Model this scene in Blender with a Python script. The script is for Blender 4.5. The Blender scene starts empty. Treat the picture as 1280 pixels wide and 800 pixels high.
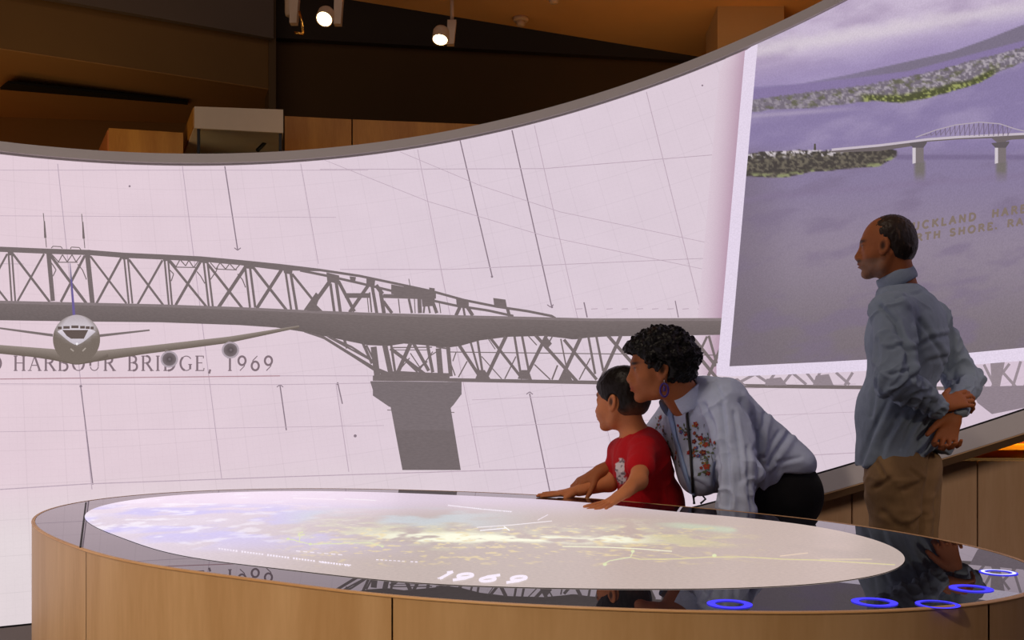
import bpy, bmesh, math, random
import numpy as np
from mathutils import Vector, Matrix
random.seed(4); np.random.seed(4)

# ------------------------------------------------------------------ camera
CAMH = 1.12                     # eye height of the photographer (kneeling)
FPX, YH = 1250.0, 500.0         # focal length in pixels, horizon row
cam_d = bpy.data.cameras.new('camera'); cam = bpy.data.objects.new('camera', cam_d)
bpy.context.scene.collection.objects.link(cam); bpy.context.scene.camera = cam
cam.location = (0, 0, CAMH); cam.rotation_euler = (math.pi/2, 0, 0)
cam_d.sensor_width = 36; cam_d.lens = FPX/1280*36; cam_d.shift_y = (YH-400)/1280
cam_d.clip_start = .05; cam_d.clip_end = 60
# ------------------------------------------------------------------ world, lamps, exposure
sc = bpy.context.scene
sc.view_settings.view_transform = 'Standard'; sc.view_settings.look = 'None'
sc.view_settings.exposure = 0; sc.view_settings.gamma = 1; sc.view_settings.use_curve_mapping = False
w = bpy.data.worlds.new('world'); sc.world = w; w.use_nodes = True
w.node_tree.nodes['Background'].inputs[0].default_value = (1, .78, .55, 1)
w.node_tree.nodes['Background'].inputs[1].default_value = .018
def lamp(name, kind, loc, target, energy, color, **kw):
    d = bpy.data.lights.new(name, kind); d.energy = energy; d.color = color
    for k, v in kw.items(): setattr(d, k, v)
    o = bpy.data.objects.new(name, d); sc.collection.objects.link(o); o.location = loc
    o.rotation_euler = (Vector(target)-Vector(loc)).to_track_quat('-Z', 'Y').to_euler()
    return o
# unseen lamps added inside the ring to brighten table, wall, rims and people
lamp('added_spot_light', 'SPOT', (-2.6, -1.3, 4.2), (-.9, 1.3, .5), 520, (1, .80, .55), spot_size=.75, spot_blend=.9, shadow_soft_size=.15)  # added key on the birch table front
lamp('added_spot_light', 'SPOT', (2.6, -.6, 2.4), (2.05, 4.75, .3), 230, (1, .80, .62), spot_size=.50, spot_blend=.7, shadow_soft_size=.15)  # floats low, added so light reaches the maple wall under the ring
lamp('added_spot_light', 'SPOT', (-.6, 1.0, 5.2), (1.3, 3.4, 1.2), 90, (1, .80, .62), spot_size=.8, spot_blend=1, shadow_soft_size=.2)  # added fill aimed at the standing man
lamp('added_overhead_fill', 'AREA', (-1.0, 1.6, 5.6), (-1.0, 1.8, 0), 45, (1, .84, .68), size=1.6)  # broad fill added overhead to lift the dim rim
# unseen area lights added behind the ring to lift far walls and ceiling
lamp('hidden_fill_light', 'AREA', (-5.6, 7.5, 2.5), (-5.8, 7.8, 4), 4.5, (1, .42, .10), size=1.0)
lamp('hidden_fill_light', 'AREA', (-3.2, 5.8, 2.1), (-3.6, 7.8, 4.4), 8, (1, .70, .36), size=1.8)
lamp('hidden_fill_light', 'AREA', (1.2, 5.9, 2.0), (1.4, 6.6, 4), 7, (1, .60, .25), size=1.2)
lamp('hidden_fill_light', 'AREA', (-.9, 5.6, 2.2), (-1.3, 6.8, 2.7), 1.6, (1, .62, .28), size=1.0)

# ------------------------------------------------------------------ helpers
COL = sc.collection
def lin(c):
    c = np.asarray(c, float)/255.0
    return np.where(c <= .04045, c/12.92, ((c+.055)/1.055)**2.4)
def P(px, py, z):
    """world point seen at pixel (px,py) at depth z"""
    return Vector(((px-640)*z/FPX, z, CAMH+(YH-py)*z/FPX))
def mesh(name, verts, faces, mat=None, parent=None, smooth=False):
    m = bpy.data.meshes.new(name); m.from_pydata([tuple(map(float, v)) for v in verts], [], [list(map(int, f)) for f in faces]); m.update()
    if smooth: m.polygons.foreach_set('use_smooth', [True]*len(m.polygons))
    o = bpy.data.objects.new(name, m); COL.objects.link(o)
    if mat is not None: m.materials.append(mat)
    if parent is not None: o.parent = parent; o.matrix_parent_inverse = Matrix.Translation(-parent.location) if parent.type == 'EMPTY' else Matrix()
    return o
def thing(name, label, cat, loc=(0, 0, 0), group=None):
    o = bpy.data.objects.new(name, None); COL.objects.link(o); o.location = loc; o.empty_display_size = .1
    o['label'] = label; o['category'] = cat
    if group: o['group'] = group
    return o
def tag(o, label, cat, group=None):
    o['label'] = label; o['category'] = cat
    if group: o['group'] = group
    return o
def struct(o): o['kind'] = 'structure'; return o
def nmat(name):
    m = bpy.data.materials.new(name); m.use_nodes = True; nt = m.node_tree
    return m, nt, nt.nodes['Principled BSDF']
def mat(name, rgb, rough=.6, metal=0, noise=0, scale=20, bump=0, spec=.5, stretch=(1, 1, 1), rgb2=None, coat=0):
    m, nt, b = nmat(name); c = lin(rgb)
    b.inputs['Roughness'].default_value = rough; b.inputs['Metallic'].default_value = metal
    b.inputs['Specular IOR Level'].default_value = spec; b.inputs['Coat Weight'].default_value = coat
    b.inputs['Base Color'].default_value = (*c, 1)
    tc = nt.nodes.new('ShaderNodeTexCoord'); mp = nt.nodes.new('ShaderNodeMapping'); mp.inputs['Scale'].default_value = stretch
    nt.links.new(tc.outputs['Object'], mp.inputs[0])
    nz = nt.nodes.new('ShaderNodeTexNoise'); nz.inputs['Scale'].default_value = scale; nz.inputs['Detail'].default_value = 6
    nt.links.new(mp.outputs[0], nz.inputs['Vector'])
    rp = nt.nodes.new('ShaderNodeValToRGB'); nt.links.new(nz.outputs[0], rp.inputs[0])
    c2 = lin(rgb2) if rgb2 is not None else c*(1+noise)
    c1 = c if rgb2 is not None else c*(1-noise)
    rp.color_ramp.elements[0].position = .3; rp.color_ramp.elements[1].position = .7
    rp.color_ramp.elements[0].color = (*c1, 1); rp.color_ramp.elements[1].color = (*c2, 1)
    nt.links.new(rp.outputs[0], b.inputs['Base Color'])
    if bump:
        bp = nt.nodes.new('ShaderNodeBump'); bp.inputs['Strength'].default_value = bump; bp.inputs['Distance'].default_value = .01
        nt.links.new(nz.outputs[0], bp.inputs['Height']); nt.links.new(bp.outputs[0], b.inputs['Normal'])
    return m
def emat(name, rgb, k=1.0):
    m, nt, b = nmat(name); b.inputs['Base Color'].default_value = (.02, .02, .02, 1); b.inputs['Roughness'].default_value = .6
    b.inputs['Specular IOR Level'].default_value = 0
    b.inputs['Emission Color'].default_value = (*lin(rgb), 1); b.inputs['Emission Strength'].default_value = k
    return m
def emat_attr(name, k=1.0):
    m = emat(name, (255, 255, 255), k); nt = m.node_tree
    a = nt.nodes.new('ShaderNodeAttribute'); a.attribute_name = 'Col'
    nz = nt.nodes.new('ShaderNodeTexNoise'); nz.inputs['Scale'].default_value = 260
    mp = nt.nodes.new('ShaderNodeMapRange'); mp.inputs[1].default_value = .3; mp.inputs[2].default_value = .7; mp.inputs[3].default_value = .93; mp.inputs[4].default_value = 1.07
    nt.links.new(nz.outputs[0], mp.inputs[0])
    vm = nt.nodes.new('ShaderNodeVectorMath'); vm.operation = 'SCALE'
    nt.links.new(a.outputs['Color'], vm.inputs[0]); nt.links.new(mp.outputs[0], vm.inputs['Scale'])
    nt.links.new(vm.outputs[0], nt.nodes['Principled BSDF'].inputs['Emission Color'])
    return m
def setcol(o, rgb):
    """rgb sRGB 0-255 per vertex"""
    m = o.data; a = m.color_attributes.new('Col', 'FLOAT_COLOR', 'POINT')
    c = np.ones((len(m.vertices), 4), np.float32); c[:, :3] = lin(np.clip(rgb, 0, 255)); a.data.foreach_set('color', c.ravel())
def box(name, a, b, m, parent=None, bev=0):
    x0, y0, z0 = a; x1, y1, z1 = b
    v = [(x0, y0, z0), (x1, y0, z0), (x1, y1, z0), (x0, y1, z0), (x0, y0, z1), (x1, y0, z1), (x1, y1, z1), (x0, y1, z1)]
    f = [(0, 3, 2, 1), (4, 5, 6, 7), (0, 1, 5, 4), (1, 2, 6, 5), (2, 3, 7, 6), (3, 0, 4, 7)]
    o = mesh(name, v, f, m, parent)
    if bev:
        bm = bmesh.new(); bm.from_mesh(o.data); bmesh.ops.bevel(bm, geom=bm.edges[:], offset=bev, segments=2, affect='EDGES'); bm.to_mesh(o.data); bm.free()
    return o
def prism(name, base, top, m, parent=None):
    """closed solid between two polygons of equal vertex count"""
    n = len(base); v = list(base)+list(top)
    f = [list(range(n))[::-1], list(range(n, 2*n))]+[(i, (i+1) % n, n+(i+1) % n, n+i) for i in range(n)]
    return mesh(name, v, f, m, parent)
def tube(name, pts, r, m, parent=None, n=10, cap=True):
    pts = [Vector(p) for p in pts]; rr = r if hasattr(r, '__len__') else [r]*len(pts)
    V, F = [], []; up = Vector((.13, .2, 1)).normalized()
    for i, p in enumerate(pts):
        t = (pts[min(i+1, len(pts)-1)]-pts[max(i-1, 0)]).normalized()
        s = t.cross(up); s = s.normalized() if s.length > .05 else t.cross(Vector((1, .1, 0))).normalized()
        q = t.cross(s)
        for k in range(n):
            a = 2*math.pi*k/n; V.append(p+(s*math.cos(a)+q*math.sin(a))*rr[i])
    for i in range(len(pts)-1):
        for k in range(n): F.append((i*n+k, i*n+(k+1) % n, (i+1)*n+(k+1) % n, (i+1)*n+k))
    if cap: F += [list(range(n))[::-1], list(range((len(pts)-1)*n, len(pts)*n))]
    return mesh(name, V, F, m, parent, True)
def _h(ix, iy, s):
    n = (ix.astype(np.int64)*374761393+iy.astype(np.int64)*668265263+s*1442695041) & 0x7fffffff
    n = ((n ^ (n >> 13))*1274126177) & 0x7fffffff
    return ((n ^ (n >> 16)) & 0xffff)/65535.0
def vn(x, y, s=0):
    ix, iy = np.floor(x), np.floor(y); fx, fy = x-ix, y-iy; fx = fx*fx*(3-2*fx); fy = fy*fy*(3-2*fy)
    return (_h(ix, iy, s)*(1-fx)+_h(ix+1, iy, s)*fx)*(1-fy)+(_h(ix, iy+1, s)*(1-fx)+_h(ix+1, iy+1, s)*fx)*fy
def fbm(x, y, s=0, o=4):
    r = 0; a = .5
    for i in range(o): r = r+a*vn(x*2**i, y*2**i, s+i*7); a *= .5
    return r/(1-.5**o)
def sst(a, b, x): t = np.clip((x-a)/(b-a), 0, 1); return t*t*(3-2*t)
def lerp(a, b, t): return np.asarray(a, float)+(np.asarray(b, float)-np.asarray(a, float))*np.asarray(t)[..., None]

# ------------------------------------------------------------------ room
M_ceil = mat('plasterboard_ceiling', (205, 150, 90), .9, noise=.03, scale=3)
M_wall = mat('ochre_wall_paint', (150, 110, 62), .9, noise=.04, scale=2)
M_wallg = mat('grey_brown_wall_paint', (132, 112, 98), .9, noise=.04, scale=2)
M_dark = mat('dark_brown_wall_paint', (58, 42, 26), .9, noise=.05, scale=2)
M_black = mat('black_void_paint', (12, 10, 9), .9, noise=.1)
M_floor = mat('grey_carpet_floor', (92, 88, 92), .9, noise=.15, scale=300, bump=.2)
def wood(name, rgb, rgb2, axis='z', rough=.45):
    m, nt, b = nmat(name)
    tc = nt.nodes.new('ShaderNodeTexCoord'); mp = nt.nodes.new('ShaderNodeMapping')
    mp.inputs['Scale'].default_value = (1, 1, .14) if axis == 'z' else (.14, 1, 1)
    nt.links.new(tc.outputs['Object'], mp.inputs[0])
    n1 = nt.nodes.new('ShaderNodeTexNoise'); n1.inputs['Scale'].default_value = 9; n1.inputs['Detail'].default_value = 8; n1.inputs['Distortion'].default_value = .6
    n2 = nt.nodes.new('ShaderNodeTexNoise'); n2.inputs['Scale'].default_value = 110; n2.inputs['Detail'].default_value = 4
    nt.links.new(mp.outputs[0], n1.inputs['Vector']); nt.links.new(mp.outputs[0], n2.inputs['Vector'])
    mx = nt.nodes.new('ShaderNodeMath'); mx.operation = 'MULTIPLY_ADD'; mx.inputs[1].default_value = .3; nt.links.new(n2.outputs[0], mx.inputs[0]); nt.links.new(n1.outputs[0], mx.inputs[2])
    rp = nt.nodes.new('ShaderNodeValToRGB'); rp.color_ramp.elements[0].position = .45; rp.color_ramp.elements[1].position = .85
    rp.color_ramp.elements[0].color = (*lin(rgb), 1); rp.color_ramp.elements[1].color = (*lin(rgb2), 1)
    nt.links.new(mx.outputs[0], rp.inputs[0]); nt.links.new(rp.outputs[0], b.inputs['Base Color'])
    b.inputs['Roughness'].default_value = rough
    return m
M_birch = wood('birch_plywood', (226, 184, 132), (205, 160, 106))
M_birch2 = wood('golden_birch_plywood', (196, 138, 56), (166, 108, 36))
M_maple = wood('warm_maple_panel', (212, 174, 142), (196, 154, 120))

struct(box('floor', (-8, -6, -.1), (9, 12, 0), M_floor))
YC = CAMH+2.6
# high dark void above; main plaster ceiling ends on a slanting edge
struct(box('trim_1', (-8, 5.5, YC+1.3), (9, 12, YC+1.4), M_black))
struct(box('trim_7', (-8, -6, 5.9), (9, 6.0, 6.0), M_dark))      # double height over the ring
pts = [(2.4, 5.85), (9, 5.85), (9, 10.9), (1.59, 7.65), (-1.04, 6.5), (-2.5, 5.86)]
struct(prism('ceiling', [(x, y, YC) for x, y in pts], [(x, y, YC+.12) for x, y in pts], M_ceil))
def quadwall(name, a, b, z0, z1, m, t=.12, kind=True, parent=None):
    a = Vector(a); b = Vector(b); d = (b-a).normalized(); n = Vector((-d.y, d.x))*t
    q = [a, b, b+n, a+n]
    o = prism(name, [(p.x, p.y, z0) for p in q], [(p.x, p.y, z1) for p in q], m, parent)
    return struct(o) if kind else o
def XZ(px, z): return ((px-640)*z/FPX, z)
quadwall('wall_bulkhead', XZ(-330, 6.65), XZ(340, 8.38), CAMH+2.606, YC+1.4, M_wall, .2)
# grey fascia band above the bulkhead, proud of it
f0, f1 = XZ(-330, 6.55), XZ(342, 8.28)
quadwall('trim_2', f0, f1, CAMH+(500-48)*8.28/FPX, YC+1.4, M_wallg, .06)
quadwall('wall_rear', XZ(-330, 8.9), XZ(345, 9.5), 0, CAMH+2.62, M_wall, .15)
s0, s1, s2, s3 = XZ(-330, 6.655), XZ(340, 8.385), XZ(345, 9.6), XZ(-330, 9.0)
struct(prism('trim_3', [(*s, CAMH+2.6) for s in (s0, s1, s2, s3)], [(*s, CAMH+2.68) for s in (s0, s1, s2, s3)], M_ceil))
quadwall('trim_4', XZ(336, 8.34), XZ(345, 8.36), CAMH+1.2, YC+1.4, mat('corner_bead_paint', (120, 92, 60), .8), .3)
# dark wall right of the corner, upper part a little lighter and proud
quadwall('wall_far', XZ(344, 8.6), XZ(1500, 10.0), 0, YC+1.4, mat('umber_wall_paint', (104, 74, 40), .9, noise=.05, scale=2), .15)
quadwall('trim_5', XZ(344, 8.5), XZ(1500, 9.9), CAMH+3.08, YC+1.4, mat('grey_umber_paint', (70, 56, 44), .9), .08)
# slot diffuser in the soffit
struct(prism('trim_6', [P(10, 104, 7.9), P(235, 128, 8.6), P(235, 131, 8.75), P(0, 112, 8.2)], [P(10, 104, 7.9)+Vector((0, 0, .02)), P(235, 128, 8.6)+Vector((0, 0, .02)), P(235, 131, 8.75)+Vector((0, 0, .02)), P(0, 112, 8.2)+Vector((0, 0, .02))], M_black))
# side and back walls close the gallery behind the viewer
quadwall('wall_left', (-7.8, -6), (-7.8, 12), 0, 5.9, M_dark, .1)
quadwall('wall_right', (8.8, 12), (8.8, -6), 0, 5.9, M_dark, .1)
quadwall('wall_back', (9, -5.8), (-8, -5.8), 0, 5.9, M_dark, .1)

# square column behind the screen
c0 = P(897, 0, 6.6); c1 = P(980, 0, 6.6)
col = prism('column', [(c0.x, 6.6, 0), (c1.x, 6.6, 0), (c1.x+.02, 7.1, 0), (c0.x+.02, 7.1, 0)], [(c0.x, 6.6, YC), (c1.x, 6.6, YC), (c1.x+.02, 7.1, YC), (c0.x+.02, 7.1, YC)], mat('column_plaster', (214, 176, 116), .85, noise=.03, scale=5))
tag(col, 'pale ochre square column rising behind the curved screen rim', 'column')

# golden wood cupboards and glass case standing behind the ring
def boxpx(name, x0, x1, ytop, z, dz, m, label, cat, dtop=0, skew=0):
    a = P(x0, ytop, z); b = P(x1, ytop+dtop, z)
    t = thing(name, label, cat, ((a.x+b.x)/2, z, 0))
    return t, a, b
tw, a, b = boxpx('display_plinth', 136, 229, 160, 6.3, .9, M_birch2, 'low golden plywood display box left of the glass case', 'plinth')
prism('body', [(a.x, 6.3, 0), (b.x, 6.3, 0), (b.x-.32, 7.0, 0), (a.x-.36, 7.0, 0)], [(a.x, 6.3, a.z), (b.x, 6.3, a.z-.03), (b.x-.32, 7.0, a.z), (a.x-.36, 7.0, a.z)], M_birch2, tw)
prism('side_panel', [(a.x-.012, 6.31, 0), (a.x-.002, 6.31, 0), (a.x-.365, 7.0, 0), (a.x-.375, 7.0, 0)], [(a.x-.012, 6.31, a.z-.01), (a.x-.002, 6.31, a.z-.01), (a.x-.365, 7.0, a.z-.01), (a.x-.375, 7.0, a.z-.01)], mat('reddish_ply_edge', (190, 110, 56), .5), tw)
tw = thing('plywood_cabinet', 'long golden plywood cabinet run right of the glass case', 'cabinet', (-.9, 6.6, 0))
seg = [(355, 145.0), (440, 149.2), (600, 155.5), (760, 161)]
for i in range(3):
    (x0, y0), (x1, y1) = seg[i], seg[i+1]
    a = P(x0, y0, 6.6); b = P(x1, y1, 6.6)
    prism('panel', [(a.x+.005, 6.6, 0), (b.x-.005, 6.6, 0), (b.x-.005, 6.64, 0), (a.x+.005, 6.64, 0)], [(a.x+.005, 6.6, a.z), (b.x-.005, 6.6, b.z), (b.x-.005, 6.64, b.z), (a.x+.005, 6.64, a.z)], M_birch2, tw)
a = P(355, 145, 6.6); b = P(760, 161, 6.6)
prism('carcass', [(a.x, 6.645, 0), (b.x, 6.645, 0), (b.x, 7.3, 0), (a.x, 7.3, 0)], [(a.x, 6.645, a.z-.01), (b.x, 6.645, b.z-.01), (b.x, 7.3, b.z-.01), (a.x, 7.3, a.z-.01)], M_dark, tw)
tc_ = thing('glass_display_case', 'glass display case with pale flat lid and black corner posts', 'display case', (-1.7, 6.2, 0))
M_lid = mat('pale_grey_laminate', (206, 188, 168), .6, noise=.02)
M_blk = mat('black_powder_coat', (16, 15, 15), .4)
a = P(243, 133, 6.0); b = P(354, 137, 6.0); h = 27*6/FPX
dx, dy = -.36, .85
prism('lid', [(a.x, 6, a.z-h), (b.x, 6, b.z-h-.01), (b.x+dx+.14, 6+dy, b.z-h-.01), (a.x+dx, 6+dy, a.z-h)], [(a.x, 6, a.z), (b.x, 6, b.z), (b.x+dx+.14, 6+dy, b.z), (a.x+dx, 6+dy, a.z)], M_lid, tc_)
prism('lid_side', [(a.x-.012, 6.01, a.z-h+.01), (a.x-.002, 6.01, a.z-h+.01), (a.x+dx-.004, 6+dy, a.z-h+.01), (a.x+dx-.014, 6+dy, a.z-h+.01)], [(a.x-.012, 6.01, a.z-.005), (a.x-.002, 6.01, a.z-.005), (a.x+dx-.004, 6+dy, a.z-.005), (a.x+dx-.014, 6+dy, a.z-.005)], M_birch2, tc_)
for (x, y) in ((a.x+.02, 6.02), (b.x-.02, 6.02), (b.x-.06, 6.2), (a.x+dx+.06, 6.8)):
    box('post', (x-.008, y-.008, 1.9), (x+.008, y+.008, a.z-h), M_blk, tc_)
mg, nt, bs = nmat('case_glass'); bs.inputs['Transmission Weight'].default_value = 1; bs.inputs['Roughness'].default_value = .02; bs.inputs['Base Color'].default_value = (.8, .88, .9, 1)
box('glass_pane', (a.x+.03, 6.015, 1.9), (b.x-.03, 6.023, a.z-h-.012), mg, tc_)
prism('back_panel', [(a.x+dx+.08, 6.80, 1.9), (b.x-.24, 6.80, 1.9), (b.x-.24, 6.82, 1.9), (a.x+dx+.08, 6.82, 1.9)], [(a.x+dx+.08, 6.80, a.z-h-.02), (b.x-.24, 6.80, a.z-h-.02), (b.x-.24, 6.82, a.z-h-.02), (a.x+dx+.08, 6.82, a.z-h-.02)], mat('blue_grey_case_lining', (120, 122, 118), .5), tc_)
tube('strut', [P(342, 168, 6.35), P(322, 188, 6.2)], .012, M_blk, tc_)
prism('base_cabinet', [(a.x, 6, 0), (b.x, 6, 0), (b.x+dx+.14, 6+dy, 0), (a.x+dx, 6+dy, 0)], [(a.x, 6, 1.9), (b.x, 6, 1.9), (b.x+dx+.14, 6+dy, 1.9), (a.x+dx, 6+dy, 1.9)], M_birch2, tc_)

# smoke detectors on the ceiling
M_white = mat('cream_plastic', (205, 170, 135), .5)
def lathe(name, prof, c, m, parent=None, n=24, axis=(0, 0, 1)):
    q = Vector((0, 0, 1)).rotation_difference(Vector(axis)); V, F = [], []
    for r, z in prof:
        for k in range(n):
            t = 2*math.pi*k/n; V.append(Vector(c)+q@Vector((r*math.cos(t), r*math.sin(t), z)))
    for i in range(len(prof)-1):
        for k in range(n): F.append((i*n+k, i*n+(k+1) % n, (i+1)*n+(k+1) % n, (i+1)*n+k))
    F += [list(range(n))[::-1], list(range((len(prof)-1)*n, len(prof)*n))]
    return mesh(name, V, F, m, parent, True)
for (px, py, lb) in ((651, 26, 'round cream smoke detector on the orange lit ceiling'), (692, -3, 'second ceiling detector cut off by the top of the photo')):
    z = 2.6*FPX/(500-py+4); c = P(px, py-4, z); c.z = YC
    t = thing('smoke_detector', lb, 'detector', c)
    lathe('base', [(.052, 0), (.052, -.02), (.046, -.026)], c, M_white, t)
    lathe('cap', [(.03, -.02), (.03, -.05), (.022, -.058)], c, M_white, t)

# track spotlights
M_spot = mat('pale_grey_lamp_metal', (196, 168, 140), .45)
M_glow = emat('lamp_glow', (255, 226, 170), 9)
def spot(hx, hy, ax_, ay0, ay1, z, dirv, label, on=True, face=True):
    t = thing('track_spotlight', label, 'spotlight', P(ax_, ay0, z), 'track spotlights above the screen')
    a = P(ax_, ay0, z); b = P(ax_-2, ay1, z)
    w = 5.5*z/FPX
    q0 = [(a.x-w, z-.02, a.z), (a.x+w, z-.02, a.z), (a.x+w, z+.03, a.z), (a.x-w, z+.03, a.z)]
    q1 = [(b.x-w*.8, z-.02, b.z), (b.x+w*.8, z-.02, b.z), (b.x+w*.8, z+.03, b.z), (b.x-w*.8, z+.03, b.z)]
    prism('driver_box', q1, q0, M_spot, t)
    tube('stem', [a+Vector((0, 0, 0)), Vector((a.x, z, YC+(.0 if ay0 > 20 else .3)))], .012, M_spot, t)
    if face:
        c = P(hx, hy, z-.02); d = Vector(dirv).normalized(); L = .085; r = .052
        prof = [(.02, -L*.55), (r*.86, -L*.5), (r, -L*.3), (r, -L*.05), (r*.97, 0), (r*.99, .01), (r, L*.45), (r*.93, L*.5), (r*.9, L*.42)]
        lathe('lamp_head', prof, c, M_spot, t, 28, d)
        lathe('lens', [(r*.88, L*.40), (r*.86, L*.44)], c, M_glow, t, 24, d)
        tube('hinge', [c, Vector((a.x, z, c.z))], .014, M_spot, t)
    return t
spot(407, 20, 424, -8, 31, 6.1, (-.1, -.62, -.72), 'lit track spotlight second from left above the screen')
spot(551, 44, 565, 26, 56, 6.35, (-.08, -.42, -.9), 'lit track spotlight furthest right below the ceiling edge')
t = spot(366, 20, 369, -8, 30, 6.1, (-.1, .3, -.9), 'track spotlight at far left turned away, brass edge lit', face=False)
lathe('lamp_head', [(.03, 0), (.034, .02), (.034, .12), (.03, .13)], P(363, 20, 6.14), M_spot, t, 20, (0, 0, 1))
brass = mat('lit_brass', (240, 180, 90), .25, 1)
tube('brass_yoke', [P(374, 14, 6.05), P(377, 26, 6.05), P(379, 42, 6.05)], .007, brass, t)
tube('yoke_foot', [P(368, 41, 6.05), P(379, 42, 6.05)], .008, brass, t)

# wooden wall below the raised right end of the screen, orange exhibit behind it
tw = thing('maple_wall_panel_run', 'pale maple panelled low wall under the raised screen end', 'partition', (2.3, 4.75, 0))
Z = 4.75; top = CAMH-76*Z/FPX
for x0, x1 in ((985, 1065), (1065, 1222), (1222, 1379), (1379, 1536)):
    a = P(x0, 0, Z).x+.003; b = P(x1, 0, Z).x-.003
    box('panel', (a, Z, .0), (b, Z+.03, top), M_maple, tw, .002)
box('core', (P(985, 0, Z).x, Z+.031, 0), (P(1536, 0, Z).x, Z+.3, top-.004), M_dark, tw)
tb = thing('orange_exhibit_table', 'orange lit exhibit table seen between low maple wall and screen', 'exhibit', (3.0, 5.6, 0))
M_or = mat('orange_laminate', (255, 165, 25), .5)
M_or2 = mat('dark_orange_print', (190, 90, 20), .6, rgb2=(90, 40, 15), scale=30)
box('table_body', (2.0, 5.35, 0), (4.6, 6.3, top+.02), M_or, tb)
box('table_top', (1.95, 5.3, top+.02), (4.65, 6.35, top+.05), M_or, tb, .004)
prism('sloped_panel', [P(1218, 570, 5.50), P(1238, 570, 5.50), P(1255, 558, 5.80), P(1232, 558, 5.80)], [p+Vector((0, -.01, .035)) for p in (P(1218, 570, 5.50), P(1238, 570, 5.50), P(1255, 558, 5.80), P(1232, 558, 5.80))], M_or2, tb)
prism('orange_desk', [P(1176, 575, 5.45), P(1242, 573.5, 5.45), P(1262, 556, 5.88), P(1214, 557, 5.88)], [p+Vector((0, -.004, .02)) for p in (P(1176, 575, 5.45), P(1242, 573.5, 5.45), P(1262, 556, 5.88), P(1214, 557, 5.88))], M_or, tb)
box('upstand', (P(1252, 0, 5.5).x, 5.5, top), (P(1330, 0, 5.5).x, 5.8, P(0, 553, 5.5).z), M_or2, tb, .003)
box('rail', (P(1150, 0, 5.9).x, 5.9, P(0, 556, 5.9).z), (P(1360, 0, 5.9).x, 6.0, P(0, 541, 5.9).z), M_or, tb, .003)
lamp('exhibit_fill_light', 'AREA', (2.9, 5.2, 1.55), (2.9, 5.9, .95), 20, (1, .66, .25), size=.9)  # unseen fill added behind the screen to brighten the orange exhibit
# ------------------------------------------------------------------ the tilted ring screen
RC = np.array([-.3444, 1.2472, 2.7012+CAMH]); RR = 3.9318; RL = 2.0439
RN = np.array([-.2365, .3953, 1.0]); RN /= np.linalg.norm(RN)
_u = np.cross(RN, np.array([0, 1., 0])); _u = -_u if _u[0] < 0 else _u; RU = _u/np.linalg.norm(_u)
RV = np.cross(RN, RU); RV = RV if RV[1] > 0 else -RV
def ring(th, h, off=0.0):
    th = np.asarray(th, float); h = np.asarray(h, float); r = RR-off
    return RC+np.multiply.outer(np.sin(th)*r, RU)+np.multiply.outer(np.cos(th)*r, RV)+np.multiply.outer(h, RN)
def hit(px, py):
    """(theta, h) on the screen surface seen at a photo pixel"""
    px = np.asarray(px, float); py = np.asarray(py, float)
    d = np.stack([(px-640)/FPX, np.ones_like(px), (YH-py)/FPX], -1)
    o = np.array([0, 0, CAMH])-RC
    du, dv = d@RU, d@RV; ou, ov = o@RU, o@RV
    A = du*du+dv*dv; B = 2*(du*ou+dv*ov); C = ou*ou+ov*ov-RR*RR
    t = (-B+np.sqrt(B*B-4*A*C))/(2*A)
    Q = o+d*t[..., None]
    return np.arctan2(Q@RU, Q@RV), Q@RN
def S(px, py, layer):
    th, h = hit(px, py); return ring(th, np.clip(h, -RL, 0), .0014*layer)
TH0, TH1 = math.radians(-150), math.radians(150)
scr = thing('curved_screen', 'huge curved wall screen showing bridge drawing and aeroplane, grey rim', 'screen', (0, 5.0, 0))
def ringgrid(name, hs, offs, m, n=300, parent=scr, th0=TH0, th1=TH1, close=False):
    th = np.linspace(th0, th1, n); V = []; k = len(hs)
    for h, o in zip(hs, offs): V.append(ring(th, np.full(n, h), o))
    V = np.concatenate(V); F = []
    for i in range(k if close else k-1):
        j = (i+1) % k
        for a in range(n-1): F.append((i*n+a, i*n+a+1, j*n+a+1, j*n+a))
    if close: F += [[i*n for i in range(k)], [i*n+n-1 for i in range(k)][::-1]]
    return mesh(name, V, F, m, parent)
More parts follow.
